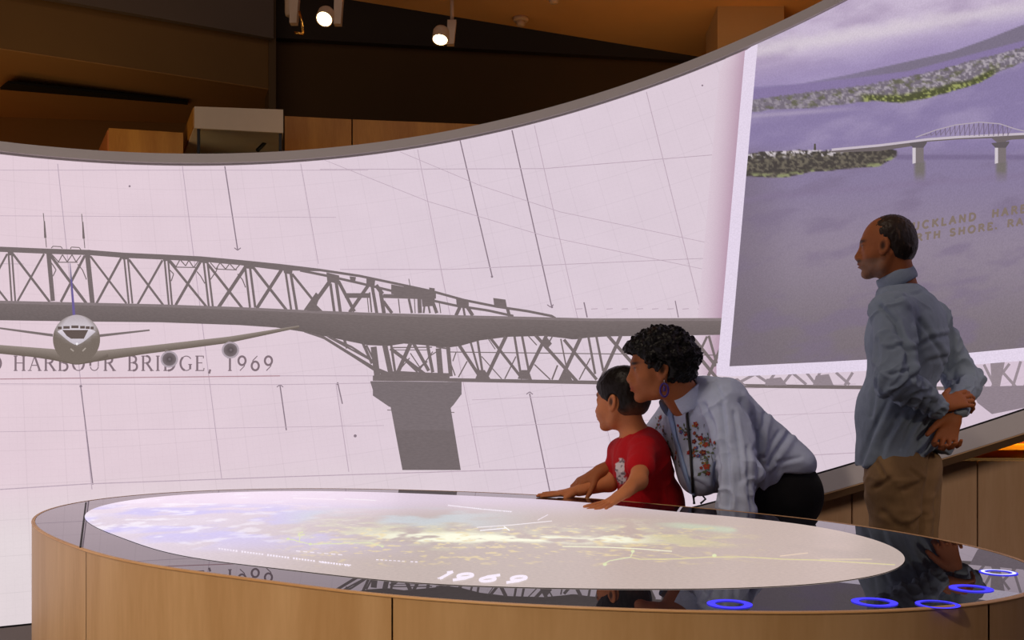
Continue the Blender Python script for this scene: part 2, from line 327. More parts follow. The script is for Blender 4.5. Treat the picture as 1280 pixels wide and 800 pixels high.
# paper coloured emissive display with faint graph paper
def paper():
    m = emat('display_paper_image', (222, 203, 214)); nt = m.node_tree; b = nt.nodes['Principled BSDF']
    a = nt.nodes.new('ShaderNodeAttribute'); a.attribute_name = 'Col'
    uv = nt.nodes.new('ShaderNodeUVMap'); sp = nt.nodes.new('ShaderNodeSeparateXYZ'); nt.links.new(uv.outputs[0], sp.inputs[0])
    def M(op, x, y=None, c=None):
        n = nt.nodes.new('ShaderNodeMath'); n.operation = op
        for i, v in enumerate((x, y, c)):
            if v is None: continue
            if hasattr(v, 'is_linked'): nt.links.new(v, n.inputs[i])
            else: n.inputs[i].default_value = v
        return n.outputs[0]
    def grid(ch, per, wd):
        f = M('FRACT', M('DIVIDE', ch, per)); d = M('ABSOLUTE', M('SUBTRACT', f, .5)); return M('LESS_THAN', d, wd/per)
    g = M('ADD', M('MULTIPLY', M('ADD', grid(sp.outputs[0], .138, .0016), grid(sp.outputs[1], .138, .0016)), .055),
          M('MULTIPLY', M('ADD', grid(sp.outputs[0], .0276, .0012), grid(sp.outputs[1], .0276, .0012)), .018))
    n1 = nt.nodes.new('ShaderNodeTexNoise'); n1.inputs['Scale'].default_value = 5; n1.inputs['Detail'].default_value = 5; nt.links.new(uv.outputs[0], n1.inputs['Vector'])
    n2 = nt.nodes.new('ShaderNodeTexNoise'); n2.inputs['Scale'].default_value = 120; nt.links.new(uv.outputs[0], n2.inputs['Vector'])
    k = M('ADD', M('MULTIPLY', M('SUBTRACT', n1.outputs[0], .5), .10), M('MULTIPLY', M('SUBTRACT', n2.outputs[0], .5), .06))
    k = M('SUBTRACT', M('ADD', k, 1.0), g)
    vm = nt.nodes.new('ShaderNodeVectorMath'); vm.operation = 'SCALE'; nt.links.new(a.outputs['Color'], vm.inputs[0]); nt.links.new(k, vm.inputs['Scale'])
    nt.links.new(vm.outputs[0], b.inputs['Emission Color']); return m
M_paper = paper()
n, kh = 300, 40
th = np.linspace(TH0, TH1, n); hh = np.linspace(-RL, 0, kh); TT, HH = np.meshgrid(th, hh)
V = ring(TT.ravel(), HH.ravel()); F = []
for i in range(kh-1):
    for a in range(n-1): F.append((i*n+a, i*n+a+1, (i+1)*n+a+1, (i+1)*n+a))
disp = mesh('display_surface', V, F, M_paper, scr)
uvl = disp.data.uv_layers.new(name='UVMap'); li = np.zeros(len(disp.data.loops), np.int32); disp.data.loops.foreach_get('vertex_index', li)
uvv = np.stack([TT.ravel()*RR+20, HH.ravel()+10], -1); uvl.data.foreach_set('uv', uvv[li].astype(np.float32).ravel())
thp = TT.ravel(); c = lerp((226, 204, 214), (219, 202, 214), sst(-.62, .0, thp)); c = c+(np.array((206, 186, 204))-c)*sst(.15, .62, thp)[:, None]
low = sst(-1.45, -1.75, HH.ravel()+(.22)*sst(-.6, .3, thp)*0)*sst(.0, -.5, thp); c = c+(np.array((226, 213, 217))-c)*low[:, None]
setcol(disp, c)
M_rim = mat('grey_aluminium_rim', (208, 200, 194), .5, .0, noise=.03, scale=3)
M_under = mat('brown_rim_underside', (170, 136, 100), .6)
ringgrid('screen_backing', [-RL-.012, .012, .012, -RL-.012], [-.012, -.012, -.11, -.11], M_black, close=True)
ringgrid('top_rim', [.009, .060, .060, .009], [.012, .012, -.12, -.12], M_rim, close=True)
ringgrid('bottom_rim', [-RL-.092, -RL-.010, -RL-.010, -RL-.092], [.012, .012, -.06, -.06], mat('shaded_grey_rim', (172, 168, 172), .5, noise=.03, scale=3), close=True)  # rim grey with shade put into the colour, offsetting the added spot
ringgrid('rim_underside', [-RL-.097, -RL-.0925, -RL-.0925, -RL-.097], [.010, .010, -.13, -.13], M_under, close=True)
# dark plinth that carries the lowest part of the ring
ths = np.linspace(math.radians(-75), math.radians(2), 50)
top_ = ring(ths, np.full(50, -RL-.099), -.02); top2 = ring(ths, np.full(50, -RL-.099), -.12)
V = list(top_)+[(p[0], p[1], 0) for p in top_]+list(top2)+[(p[0], p[1], 0) for p in top2]; F = []
for i in range(49):
    for a, b in ((0, 50), (50, 150), (150, 100), (100, 0)): F.append((a+i, a+i+1, b+i+1, b+i))
mesh('support_plinth', V, F, mat('charcoal_plinth_paint', (70, 66, 68), .7), scr)
# a slim steel post carries the raised end, hidden by the visitors
# ---- flat pictures shown on the screen, drawn as thin inlays on its surface
class Ink:
    def __init__(s): s.V = []; s.F = []; s.C = []; s.L = []
    def quad(s, pts, layer=3, col=None):
        b = len(s.V); s.V += [tuple(p) for p in pts]; s.F.append(tuple(range(b, b+len(pts)))); s.L += [layer]*len(pts); s.C += [col or (115, 104, 104)]*len(pts)
    def beam(s, a, b, w, w2=None, layer=3, col=None, seg=14):
        a = np.array(a, float); b = np.array(b, float); d = b-a; L = np.hypot(*d)
        if L < 1e-6: return
        nrm = np.array([-d[1], d[0]])/L; w2 = w if w2 is None else w2; k = max(1, int(L/seg))
        for i in range(k):
            p, q = a+d*i/k, a+d*(i+1)/k; wp = (w+(w2-w)*i/k)/2; wq = (w+(w2-w)*(i+1)/k)/2
            s.quad([p-nrm*wp, q-nrm*wq, q+nrm*wq, p+nrm*wp], layer, col)
    def poly(s, pts, w, layer=3, col=None):
        for a, b in zip(pts[:-1], pts[1:]): s.beam(a, b, w, layer=layer, col=col)
    def strip(s, top, bot, layer=3, ct=None, cb=None, step=5, rows=1):
        tx, ty = zip(*top); bx, by = zip(*bot); x0, x1 = max(tx[0], bx[0]), min(tx[-1], bx[-1]); k = max(1, int((x1-x0)/step)); xs = np.linspace(x0, x1, k+1)
        T = np.interp(xs, tx, ty); B = np.interp(xs, bx, by)
        for i in range(k):
            for r in range(rows):
                f0, f1 = r/rows, (r+1)/rows
                b = len(s.V)
                s.V += [(xs[i], T[i]+(B[i]-T[i])*f0), (xs[i+1], T[i+1]+(B[i+1]-T[i+1])*f0), (xs[i+1], T[i+1]+(B[i+1]-T[i+1])*f1), (xs[i], T[i]+(B[i]-T[i])*f1)]
                s.F.append((b, b+1, b+2, b+3)); s.L += [layer]*4
                a_ = np.array(ct or (115, 104, 104), float); b_ = np.array(cb or ct or (115, 104, 104), float)
                s.C += [tuple(a_+(b_-a_)*f) for f in (f0, f0, f1, f1)]
    def disc(s, c, rx, ry, layer=3, col=None, col2=None, n=24, rings=3):
        for r in range(rings):
            for i in range(n):
                q = []; cc = []
                for (rr, ii) in ((r, i), (r+1, i), (r+1, i+1), (r, i+1)):
                    t = 2*math.pi*ii/n; q.append((c[0]+rx*rr/rings*math.cos(t), c[1]+ry*rr/rings*math.sin(t)))
                    a_ = np.array(col, float); b_ = np.array(col2 or col, float); cc.append(tuple(a_+(b_-a_)*rr/rings))
                b = len(s.V); s.V += q; s.F.append((b, b+1, b+2, b+3)); s.L += [layer]*4; s.C += cc
    def build(s, name, m, parent=scr):
        V = np.array(s.V, float); X = S(V[:, 0], V[:, 1], np.array(s.L)[:]) if False else None
        th, h = hit(V[:, 0], V[:, 1]); h = np.clip(h, -RL, 0); L = np.array(s.L, float)
        W = ring(th, h, 0)-(np.sin(th)[:, None]*RU+np.cos(th)[:, None]*RV)*(.0014*L)[:, None]
        o = mesh(name, W, s.F, m, parent); setcol(o, np.array(s.C, float)); return o
M_ink = emat_attr('display_picture_ink')
# fine drawing lines
ln = Ink(); LC = (188, 168, 182); LD = (138, 121, 133)
for a, b, w_, c_ in [((72, 205), (115, 612), 1.1, LC), ((228, 208), (277, 598), 1.0, LC), ((575, 175), (615, 345), 1.5, LD), ((640, 163), (690, 385), 1.5, LD), ((808, 115), (878, 398), 1.0, LC),
                     ((522, 187), (600, 585), .9, LC), ((668, 157), (722, 398), .9, LC), ((376, 205), (398, 330), .9, LC), ((420, 480), (436, 590), 1, LC), ((281, 208), (297, 312), 1.5, LD), ((662, 492), (688, 618), 1.5, LD),
                     ((350, 482), (358, 538), 1.5, LD), ((101, 484), (116, 606), 1.5, LD), ((422, 478), (428, 505), 1.5, LD), ((844, 376), (848, 397), 1.2, LD), ((730, 378), (734, 397), 1.6, LD), ((745, 482), (775, 600), .8, LC),
                     ((0, 612), (110, 605), 1.3, LC), ((110, 605), (360, 596), 1.2, LC), ((360, 596), (740, 584), 1.2, LC), ((740, 584), (1070, 566), 1, LC),
                     ((0, 213), (460, 213), .7, LC), ((400, 212), (680, 211), .9, LC), ((680, 211), (925, 191), .9, LC), ((425, 337), (560, 337), .9, LC), ((560, 337), (905, 322), .8, LC),
                     ((405, 200), (535, 252), .7, LC), ((535, 252), (680, 295), .7, LC), ((680, 295), (905, 342), .7, LC), ((500, 190), (600, 232), .7, LC), ((600, 232), (700, 265), .7, LC), ((700, 265), (915, 310), .7, LC),
                     ((0, 480), (346, 481), .8, LC), ((346, 481), (466, 479), .8, LC), ((0, 474), (350, 470), 1.3, (176, 140, 150)), ((350, 470), (466, 470), .9, LC),
                     ((0, 270), (420, 272), .6, LC), ((0, 330), (30, 330), .6, LC), ((0, 540), (480, 532), .6, LC), ((590, 500), (1070, 480), .6, LC), ((590, 534), (1070, 515), .6, LC)]:
    ln.beam(a, b, w_, layer=1, col=c_)
for x in range(720, 905, 19): ln.beam((x, 386.5), (x+8, 386), 1, layer=1, col=LC)
for (x, y, u) in ((297, 313, 1), (662, 490, -1), (350, 481, -1), (688, 384, 1)):
    ln.beam((x-4, y-3*u), (x, y), 1.2, layer=1, col=LD); ln.beam((x+4, y-3*u), (x, y), 1.2, layer=1, col=LD)
for (x, y, r) in ((101, 483, 1.8), (615, 346, 1.5), (422, 480, 1.5), (444, 545, 2), (690, 384, 1.5), (162, 233, 1.4), (878, 107, 1.2)): ln.disc((x, y), r, r, 1, LD, LD, 8, 1)
ln.build('drawing_lines', M_ink)['kind'] = 'stuff'
# shade beside the postcard
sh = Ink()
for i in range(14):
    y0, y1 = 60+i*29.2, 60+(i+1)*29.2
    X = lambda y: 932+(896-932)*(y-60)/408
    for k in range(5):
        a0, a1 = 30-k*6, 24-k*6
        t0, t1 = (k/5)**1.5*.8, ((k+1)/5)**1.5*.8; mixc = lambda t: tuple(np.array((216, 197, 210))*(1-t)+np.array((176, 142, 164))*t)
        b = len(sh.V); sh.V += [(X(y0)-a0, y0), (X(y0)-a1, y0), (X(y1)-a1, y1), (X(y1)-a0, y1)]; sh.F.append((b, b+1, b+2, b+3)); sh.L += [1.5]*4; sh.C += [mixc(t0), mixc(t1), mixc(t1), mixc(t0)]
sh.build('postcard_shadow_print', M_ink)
# ---- the steel bridge
br = Ink(); G = (118, 106, 107)
B = lambda a, b, w_: br.beam(a, b, w_, layer=3, col=G)
tc = [(-420, 322), (-300, 312), (-160, 306), (-60, 306), (0, 309), (60, 311.5), (110, 313), (155, 316.5), (200, 318.5), (250, 321), (300, 325.5), (350, 330.5), (400, 336.5), (450, 344), (500, 354.5), (540, 363), (580, 374), (620, 382), (660, 388), (690, 394), (695, 397)]
w3 = [(x, y+(6.5 if x < 330 else 8 if x < 385 else 3.2)) for x, y in tc]
br.strip(tc, w3, 3, G)
lc = [(375, 337), (410, 344), (450, 353), (500, 365), (540, 374.5), (570, 381), (610, 387), (642, 394)]
br.strip(lc, [(x, y+3.2) for x, y in lc], 3, G)
dt = [(-420, 378), (-60, 376), (0, 376.5), (200, 381), (300, 384.5), (400, 389), (450, 391), (570, 394.5), (640, 396), (740, 398.5), (900, 398), (1100, 398)]
db = [(-420, 404), (-60, 401), (0, 401), (100, 402.5), (200, 403.5), (300, 407), (345, 410), (380, 415.5), (400, 419.5), (440, 428), (460, 432), (485, 433), (505, 430), (530, 432), (560, 435), (575, 433), (600, 426), (636, 421.5), (680, 420.5), (704, 423), (717, 425), (735, 422.5), (760, 421), (900, 419), (1100, 419)]
br.strip(dt, db, 3, (120, 108, 108), (108, 97, 97), rows=2)
br.strip(dt, [(x, y+3.5) for x, y in dt], 3.3, (133, 120, 122))
for a, b, w_ in [
    ((10.5, 317), (14.5, 377), 2.3), ((14.7, 317), (19, 377), 2.3), ((16, 318), (62, 378), 3), ((55, 318), (22, 377), 2.6), ((9, 318), (-4, 342), 2.6), ((-2, 363), (9, 377), 2.6),
    ((60.5, 317), (66, 377), 5.5), ((63, 320), (108, 380), 3.6), ((106, 320), (76, 378), 3.2), ((109, 318), (115.5, 380), 6), ((113, 321), (158, 380), 2.6), ((152.5, 321), (120.5, 380), 3),
    ((155, 322), (161, 380), 2.3), ((159.5, 322), (165.5, 380), 2.3), ((161, 325), (204, 382), 2.8), ((203, 326), (172, 381), 2.8), ((205.5, 324), (211, 382), 2.4), ((210, 324), (215, 382), 2.4),
    ((210, 325), (258, 384), 3), ((251, 327), (219.5, 382), 3.5), ((254.5, 328), (261, 384), 2.6), ((259.3, 328), (266, 384), 2.6), ((260, 331), (303, 386), 3.2), ((307, 334), (273, 385), 4.4),
    ((306.5, 335), (312.5, 385), 2.8), ((312.5, 335), (319, 385), 3), ((315, 333), (358, 388), 3.5), ((353, 336), (321, 386), 4.2), ((356.5, 338), (364, 388), 2.8), ((363, 340), (371, 388), 3.4), ((365, 343), (390, 374), 3.2),
    ((414, 350), (393, 379), 5), ((413, 355), (418, 391), 3.4), ((420, 352), (425.5, 391), 4), ((423, 352), (443, 390), 4.2), ((464, 352), (437, 391), 4.4), ((431, 370), (462, 370), 6),
    ((465, 357), (471, 392), 4), ((475, 361), (480, 392), 4.8), ((470, 357), (478, 368), 5), ((479, 377), (490, 392), 4), ((462, 366), (464.5, 391), 2), ((459, 370), (461, 391), 1.2), ((479, 370.5), (527, 372), 5),
    ((524, 372), (525, 392), 5), ((531, 380), (529.5, 392), 2.4), ((535, 380), (537.5, 392), 2.4), ((541, 378), (546, 392), 4.2), ((511, 374), (515, 392), 3), ((518, 374), (519, 392), 1.2), ((498, 374), (500, 392), 1.4), ((511, 349), (513, 360), 1), ((549, 378), (551, 392), 1.2),
    ((575, 384), (570, 395), 4.4), ((579, 384), (581, 395), 2.8), ((584, 384), (591, 395), 4.4), ((634, 385), (637, 396), 4),
    # lower truss right of the pier
    ((574, 432), (599, 470), 4.2), ((588, 427), (600, 470), 2.6), ((596.8, 425), (604, 471), 3), ((632.5, 421), (607, 474), 4.6), ((613, 423), (653, 474), 3.6), ((643, 420), (651, 469), 3), ((652.5, 420), (661, 464), 3),
    ((683.5, 419), (657, 472), 4.4), ((669, 419), (721, 477), 4.2), ((726, 422), (700, 477), 4.6), ((705, 425), (746, 475), 3.8), ((735.5, 421), (744, 468), 3), ((745.5, 421), (754, 464), 3),
    ((776, 420), (750, 477), 4.4), ((760, 420), (812, 479), 4.2), ((818, 420), (792, 478), 4.6), ((796, 422), (838, 478), 3.8), ((828, 420), (836, 470), 3), ((838, 420), (846, 470), 3), ((866, 420), (840, 478), 4.4), ((852, 420), (900, 478), 4.2), ((866, 422), (895, 458), 4),
    ((884, 421), (872, 446), 3), ((886, 420), (896, 455), 3.2), ((908, 420), (882, 478), 4), ((545, 434), (563, 437), 2),
    ((563, 440.5), (905, 444.5), 1.2), ((584, 452), (573, 472), 1.6), ((602, 446), (627, 474), 1.3), ((645, 446), (631, 474), 1.6), ((668, 456), (688, 475), 1.6), ((697, 457), (690, 475), 2), ((738, 448), (724, 475), 1.6), ((609, 422), (619, 437), 1.2), ((660, 420), (671, 432), 1.4), ((691, 420), (684, 433), 1.8), ((701, 424), (711, 475), 1.8), ((560, 446), (569, 470), 1.6),
    # tangle over the pier
    ((467, 434), (472, 475), 7.5), ((481, 432), (489, 470), 6.5), ((489, 432), (494, 466), 3.2), ((488, 436), (536, 472), 4.4), ((513.5, 429), (496, 469), 5), ((517, 430), (536, 464), 4.2), ((534.5, 432), (541, 466), 4), ((548, 436), (551, 472), 7), ((560, 434), (563.5, 471), 5),
    ((489, 435), (540, 434.5), 1.5), ((489, 438), (536, 438), 1), ((430, 424), (434, 436), 3.4), ((453, 428), (465, 455), 3.6), ((411, 422), (466, 452), 2.2), ((458, 432), (466, 448), 2.4), ((513, 442), (525, 460), 1.4), ((541, 440), (525, 462), 1.4), ((505, 450), (522, 466), 2), ((500, 462), (512, 448), 1.5), ((535, 447), (546, 440), 1.4), ((520, 464), (534, 452), 2.4), ((570, 441), (566, 452), 1.4)]:
    B(a, b, w_)
br.strip([(380, 414), (404, 420), (440, 442), (467, 458), (496, 470)], [(380, 416), (404, 424), (440, 446.5), (467, 464), (496, 477)], 3, G)
br.strip([(409, 419), (440, 433), (466, 450)], [(409, 422), (440, 436), (466, 454)], 3, G)
br.strip([(466, 470), (495, 464), (530, 466), (562, 467)], [(466, 476.5), (495, 477), (530, 477), (562, 477.5)], 3, G)
ch = [(560, 473), (740, 476.2), (905, 480), (1090, 482.5), (1220, 484)]
br.strip(ch, [(x, y+4.6) for x, y in ch], 3, G)
for q in ([(594, 474), (599, 463), (606, 463), (613, 474)], [(647, 474), (652, 463), (661, 463), (665, 475)], [(702, 476), (706, 466), (711, 466), (716, 477)], [(379, 389), (395, 366), (400, 371), (396, 382), (404, 390)], [(408, 341), (424, 345), (424, 356), (409, 352)], [(458, 348), (469, 351), (468, 360), (458, 357)],
          [(489, 356), (505, 359), (505, 370), (489, 368)], [(505, 358), (545, 367), (545, 374), (505, 371)], [(526, 364), (544, 366), (543, 383), (528, 384)], [(536.5, 360), (543.5, 361), (543.5, 368), (536.5, 367)], [(570, 373), (586, 376), (586, 385), (571, 384)], [(616.5, 373), (632, 375), (634, 386), (618, 384.5)], [(304, 327), (317, 330), (316, 337), (305, 336)], [(437, 346), (445, 347), (444, 353), (438, 352)],
          [(9, 312), (17, 312), (16.5, 320), (10, 320)], [(152, 318), (162, 319), (161, 325), (153, 325)], [(203, 321), (212, 322), (211, 327), (204, 327)], [(251, 322), (260, 323), (259, 330), (252, 329)], [(353, 333), (366, 336), (365, 344), (355, 342)], [(106, 313), (113, 313), (113, 323), (106, 322)], [(58, 313), (65, 313), (65, 320), (58, 319)], [(676, 430), (683, 421), (690, 430), (683, 438)]):
    br.quad(q, 3.2, G)
zz = lambda pts, w_=1.3: br.poly(pts, w_, 3, G)
zz([(65, 319), (73, 328), (78, 319), (84, 328), (90, 319), (95, 328), (101, 320)]); B((72, 328.5), (97, 328.5), 1.2); zz([(64, 329), (70, 338), (66, 346)]); zz([(97, 331), (103, 338), (108, 350)])
zz([(213, 326), (220, 334), (225, 325), (232, 333), (236, 326), (242, 335), (248, 327)]); B((219, 334.5), (245, 335), 1.2); zz([(212, 338), (217, 343), (214, 352)]); zz([(246, 340), (251, 346), (256, 355)])
zz([(263, 329), (270, 337), (275, 329), (282, 337), (287, 330), (294, 338), (300, 331)]); B((270, 337), (296, 338), 1.2); zz([(263, 350), (270, 340), (272, 335)]); zz([(297, 343), (303, 350), (307, 360)])
zz([(64, 311), (66, 308.5), (76, 309), (78, 311.5)], 1.1); zz([(88, 312), (89, 309.5), (99, 310), (101, 313)], 1.1)
for x, y in ((54, 267), (102, 268)):
    B((x, y), (x+4, y+43), 1.0); br.beam((x+1.3, y+10), (x+2.6, y+31), 1.6, 3, layer=3, col=G)
for x_ in range(-400, -20, 49):
    B((x_, 318), (x_+46, 378), 3); B((x_+44, 318), (x_, 378), 2.8); B((x_-3.4, 316), (x_-.4, 378), 2.3); B((x_+.6, 316), (x_+3.6, 378), 2.3)
# pier
PC, PD = (120, 109, 112), (115, 104, 106)
br.strip([(463, 477), (577, 478.5)], [(463, 478.5), (466, 495), (577, 494)], 3.4, PC)
br.strip([(466, 477), (577, 478)], [(466, 495), (488, 510), (563, 512), (577, 493)], 3.4, PC, PC)
for i in range(8):
    y0, y1 = 508+i*10, 518+i*10
    L_ = lambda y: 488+(503-488)*(y-508)/80; R_ = lambda y: 563+(576-563)*(y-508)/80
    for k in range(6):
        f0, f1 = k/6, (k+1)/6
        br.quad([(L_(y0)+(R_(y0)-L_(y0))*f0, y0), (L_(y0)+(R_(y0)-L_(y0))*f1, y0), (L_(y1)+(R_(y1)-L_(y1))*f1, y1), (L_(y1)+(R_(y1)-L_(y1))*f0, y1)], 3.4, PC if i < 3 else PD)
B((484, 513), (568, 516), 1)
# right hand pier and truss beyond the postcard
for q in ([(1212, 484), (1290, 482), (1290, 500), (1222, 504)], [(1222, 504), (1290, 498), (1290, 530), (1240, 518)]): br.quad(q, 3.2, (140, 126, 136))
for a, b in (((925, 478), (944, 468)), ((944, 468), (962, 480)), ((968, 468), (958, 482)), ((990, 466), (978, 481)), ((990, 466), (1008, 481)), ((1008, 466), (1020, 481)), ((1025, 466), (1018, 481)), ((1045, 466), (1062, 481)), ((1066, 466), (1056, 482)), ((1230, 456), (1244, 484)), ((1244, 455), (1270, 484)), ((1276, 452), (1266, 484)), ((1210, 458), (1230, 484)), ((1262, 455), (1240, 484)), ((1290, 470), (1280, 484))):
    br.beam(a, b, 3.5, layer=3, col=(150, 136, 144))
for q in ([(912, 476), (922, 473), (934, 483), (920, 483)], [(958, 474), (976, 472), (984, 482), (956, 482)], [(1020, 470), (1036, 468), (1042, 482), (1016, 482)], [(1238, 454), (1256, 453), (1250, 484), (1240, 484)]): br.quad(q, 3.1, (146, 132, 140))
br.build('bridge_picture', M_ink)
# ---- lettering: stroke font with thick and thin strokes
def arc(cx, cy, rx, ry, a0, a1, n=12): return [(cx+rx*math.cos(math.radians(a0+(a1-a0)*i/n)), cy+ry*math.sin(math.radians(a0+(a1-a0)*i/n))) for i in range(n+1)]
K, T = 1.0, .45      # stroke weights: thick, thin
GL = {
 'H': (.74, [(K, [(.12, 0), (.12, 1)]), (K, [(.62, 0), (.62, 1)]), (T, [(.12, .52), (.62, .52)])], [(.12, 0), (.12, 1), (.62, 0), (.62, 1)]),
 'A': (.74, [(T, [(.06, 0), (.36, 1)]), (K, [(.36, 1), (.68, 0)]), (T, [(.17, .36), (.56, .36)])], [(.06, 0), (.68, 0)]),
 'R': (.68, [(K, [(.12, 0), (.12, 1)]), (T, [(.12, 1), (.34, 1)]), (K, arc(.34, .76, .2, .24, 90, -90)), (T, [(.34, .52), (.12, .52)]), (K, [(.34, .52), (.66, 0)])], [(.12, 0), (.12, 1), (.66, 0)]),
 'B': (.64, [(K, [(.12, 0), (.12, 1)]), (T, [(.12, 1), (.34, 1)]), (K, arc(.34, .77, .18, .23, 90, -90)), (T, [(.36, .54), (.12, .54)]), (K, arc(.36, .27, .22, .27, 90, -90)), (T, [(.36, 0), (.12, 0)])], [(.12, 0), (.12, 1)]),
 'O': (.84, [(K, arc(.42, .5, .34, .5, -50, 50)), (K, arc(.42, .5, .34, .5, 130, 230)), (T, arc(.42, .5, .34, .5, 50, 130)), (T, arc(.42, .5, .34, .5, 230, 310))], []),
 'U': (.74, [(K, [(.12, 1), (.12, .35)]), (T, arc(.37, .3, .25, .3, 190, 350)), (T, [(.62, .3), (.62, 1)])], [(.12, 1), (.62, 1)]),
 'I': (.30, [(K, [(.15, 0), (.15, 1)])], [(.15, 0), (.15, 1)]),
 'D': (.78, [(K, [(.12, 0), (.12, 1)]), (T, [(.12, 1), (.32, 1)]), (K, arc(.30, .5, .40, .5, 88, -88)), (T, [(.32, 0), (.12, 0)])], [(.12, 0), (.12, 1)]),
 'G': (.80, [(K, arc(.44, .5, .36, .5, 130, 250)), (T, arc(.44, .5, .36, .5, 40, 130)), (T, arc(.44, .5, .36, .5, 250, 310)), (K, [(.68, .12), (.68, .42)])], [(.68, .42)]),
 'E': (.58, [(K, [(.12, 0), (.12, 1)]), (T, [(.12, 1), (.50, 1), (.50, .86)]), (T, [(.12, .53), (.42, .53)]), (T, [(.12, 0), (.52, 0), (.54, .16)])], [(.12, 0), (.12, 1)]),
 ',': (.30, [(K, [(.14, .04), (.08, -.18)])], []),
 '.': (.30, [(K, [(.10, 0), (.10, .14)])], []),
 '1': (.50, [(K, [(.25, 0), (.25, 1)]), (T, [(.25, 1), (.12, .86)])], [(.25, 0)]),
 '9': (.62, [(K, arc(.30, .68, .22, .30, 100, 260)), (K, arc(.30, .68, .22, .30, 260, 460)), (T, [(.52, .68), (.44, .3), (.18, 0)])], []),
 '6': (.62, [(K, arc(.30, .32, .22, .30, 80, 280)), (K, arc(.30, .32, .22, .30, -80, 80)), (T, [(.08, .32), (.16, .7), (.42, 1)])], []),
 'C': (.76, [(K, arc(.42, .5, .34, .5, 50, 310))], []), 'K': (.70, [(K, [(.12, 0), (.12, 1)]), (K, [(.12, .4), (.60, 1)]), (K, [(.28, .58), (.66, 0)])], []),
 'L': (.58, [(K, [(.12, 1), (.12, 0), (.54, 0)])], []), 'N': (.76, [(K, [(.12, 0), (.12, 1), (.64, 0), (.64, 1)])], []), 'T': (.64, [(K, [(.32, 0), (.32, 1)]), (K, [(.04, 1), (.60, 1)])], []),
 'S': (.66, [(K, arc(.33, .75, .22, .25, 30, 270)), (K, arc(.33, .25, .24, .25, 90, -150))], []), ' ': (.42, [], [])}
def text(ink, s, org, ux, uy, sp, wt, layer, col, serif=True, flat=False):
    x = 0; org = np.array(org, float); ux = np.array(ux, float); uy = np.array(uy, float); q = lambda p: org+ux*(x+p[0])+uy*p[1]
    for chn in s:
        adv, strokes, ser = GL[chn]
        for k, pts in strokes:
            k = k if not flat else 1
            for a, b in zip(pts[:-1], pts[1:]):
                A, B_ = q(a), q(b); d = (B_-A)/max(1e-6, np.hypot(*(B_-A))); ink.beam(A-d*wt*k*.25, B_+d*wt*k*.25, wt*k, layer=layer, col=col)
        if serif:
            for p in ser: ink.beam(q((p[0]-.12, p[1])), q((p[0]+.12, p[1])), wt*.42, layer=layer, col=col)
        x += adv+sp
    return x
tx = Ink(); TC = (128, 110, 118)
wid = sum(GL[c_][0]+.2 for c_ in 'HARBOUR BRIDGE, 1969')
sx = (346-17)/wid
text(tx, 'HARBOUR BRIDGE, 1969', (17, 463.5), (sx, 0), (0, -18), .2, 2.6, 2, TC)
text(tx, 'D', (-13, 463.5), (sx, 0), (0, -18), .2, 2.6, 2, TC)
tx.build('caption_lettering', M_ink)['kind'] = 'stuff'
# ---- the aeroplane
pl = Ink(); GW, GT = (118, 106, 98), (160, 146, 140)
wt_ = [(100, 441), (125, 439), (180, 433.5), (286, 421.5), (374, 407.5)]; wb_ = [(100, 456), (125, 452), (180, 443.5), (286, 429.5), (374, 410.5)]
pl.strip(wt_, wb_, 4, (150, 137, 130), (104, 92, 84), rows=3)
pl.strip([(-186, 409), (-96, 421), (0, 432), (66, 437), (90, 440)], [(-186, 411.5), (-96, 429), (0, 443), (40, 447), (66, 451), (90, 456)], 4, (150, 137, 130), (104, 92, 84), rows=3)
pl.beam((-1, 411), (66, 420), 2.2, 3.4, 4, (122, 110, 110)); pl.beam((124, 420.5), (187, 413.5), 3.4, 2, 4, (122, 110, 110))
pl.beam((87.5, 330), (89, 350), .8, 2, 4, (120, 110, 140)); pl.beam((89, 350), (92.5, 396), 2, 3.4, 4, (108, 94, 150))
pl.strip([(58, 445), (75, 450), (118, 450), (135, 443)], [(58, 447), (80, 454), (96, 457), (115, 454), (135, 447)], 4.2, (120, 108, 100), (104, 92, 84))
# fuselage with top light, under side dark
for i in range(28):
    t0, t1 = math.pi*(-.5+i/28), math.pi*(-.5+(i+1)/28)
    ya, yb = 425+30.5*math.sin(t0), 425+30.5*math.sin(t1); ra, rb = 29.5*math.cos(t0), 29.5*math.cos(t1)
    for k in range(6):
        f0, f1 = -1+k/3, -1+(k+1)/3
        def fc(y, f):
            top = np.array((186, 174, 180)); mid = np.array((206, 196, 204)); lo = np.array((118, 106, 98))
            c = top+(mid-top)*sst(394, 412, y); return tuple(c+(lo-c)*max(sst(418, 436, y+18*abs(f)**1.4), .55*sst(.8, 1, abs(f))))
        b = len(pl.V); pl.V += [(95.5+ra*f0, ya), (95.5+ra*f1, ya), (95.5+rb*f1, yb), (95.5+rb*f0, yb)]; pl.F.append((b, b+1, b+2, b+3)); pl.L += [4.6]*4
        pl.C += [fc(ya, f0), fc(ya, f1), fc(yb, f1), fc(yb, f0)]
DK = (98, 84, 80)
pl.strip([(72, 415), (79, 412), (112, 412), (119, 415)], [(72, 416), (86, 428), (95.5, 433), (105, 428), (119, 416)], 5, (222, 212, 222), (200, 190, 200))
pl.strip([(78, 413.5), (110, 413.5)], [(78, 414), (86, 424.5), (105, 424.5), (110, 414)], 5.4, DK)
for x0, x1 in ((72, 77), (79, 87), (89, 98), (100, 106), (107, 112), (113, 117)):
    yy = 409.5+abs((x0+x1)/2-94.5)*.07
    pl.quad([(x0, yy-1.6), (x1, yy-1.6), (x1, yy+1.8), (x0, yy+1.8)], 5.4, DK)
pl.beam((88, 437), (92, 440), 1.6, layer=5.4, col=(170, 158, 150)); pl.beam((107, 436), (103, 440), 1.6, layer=5.4, col=(170, 158, 150))
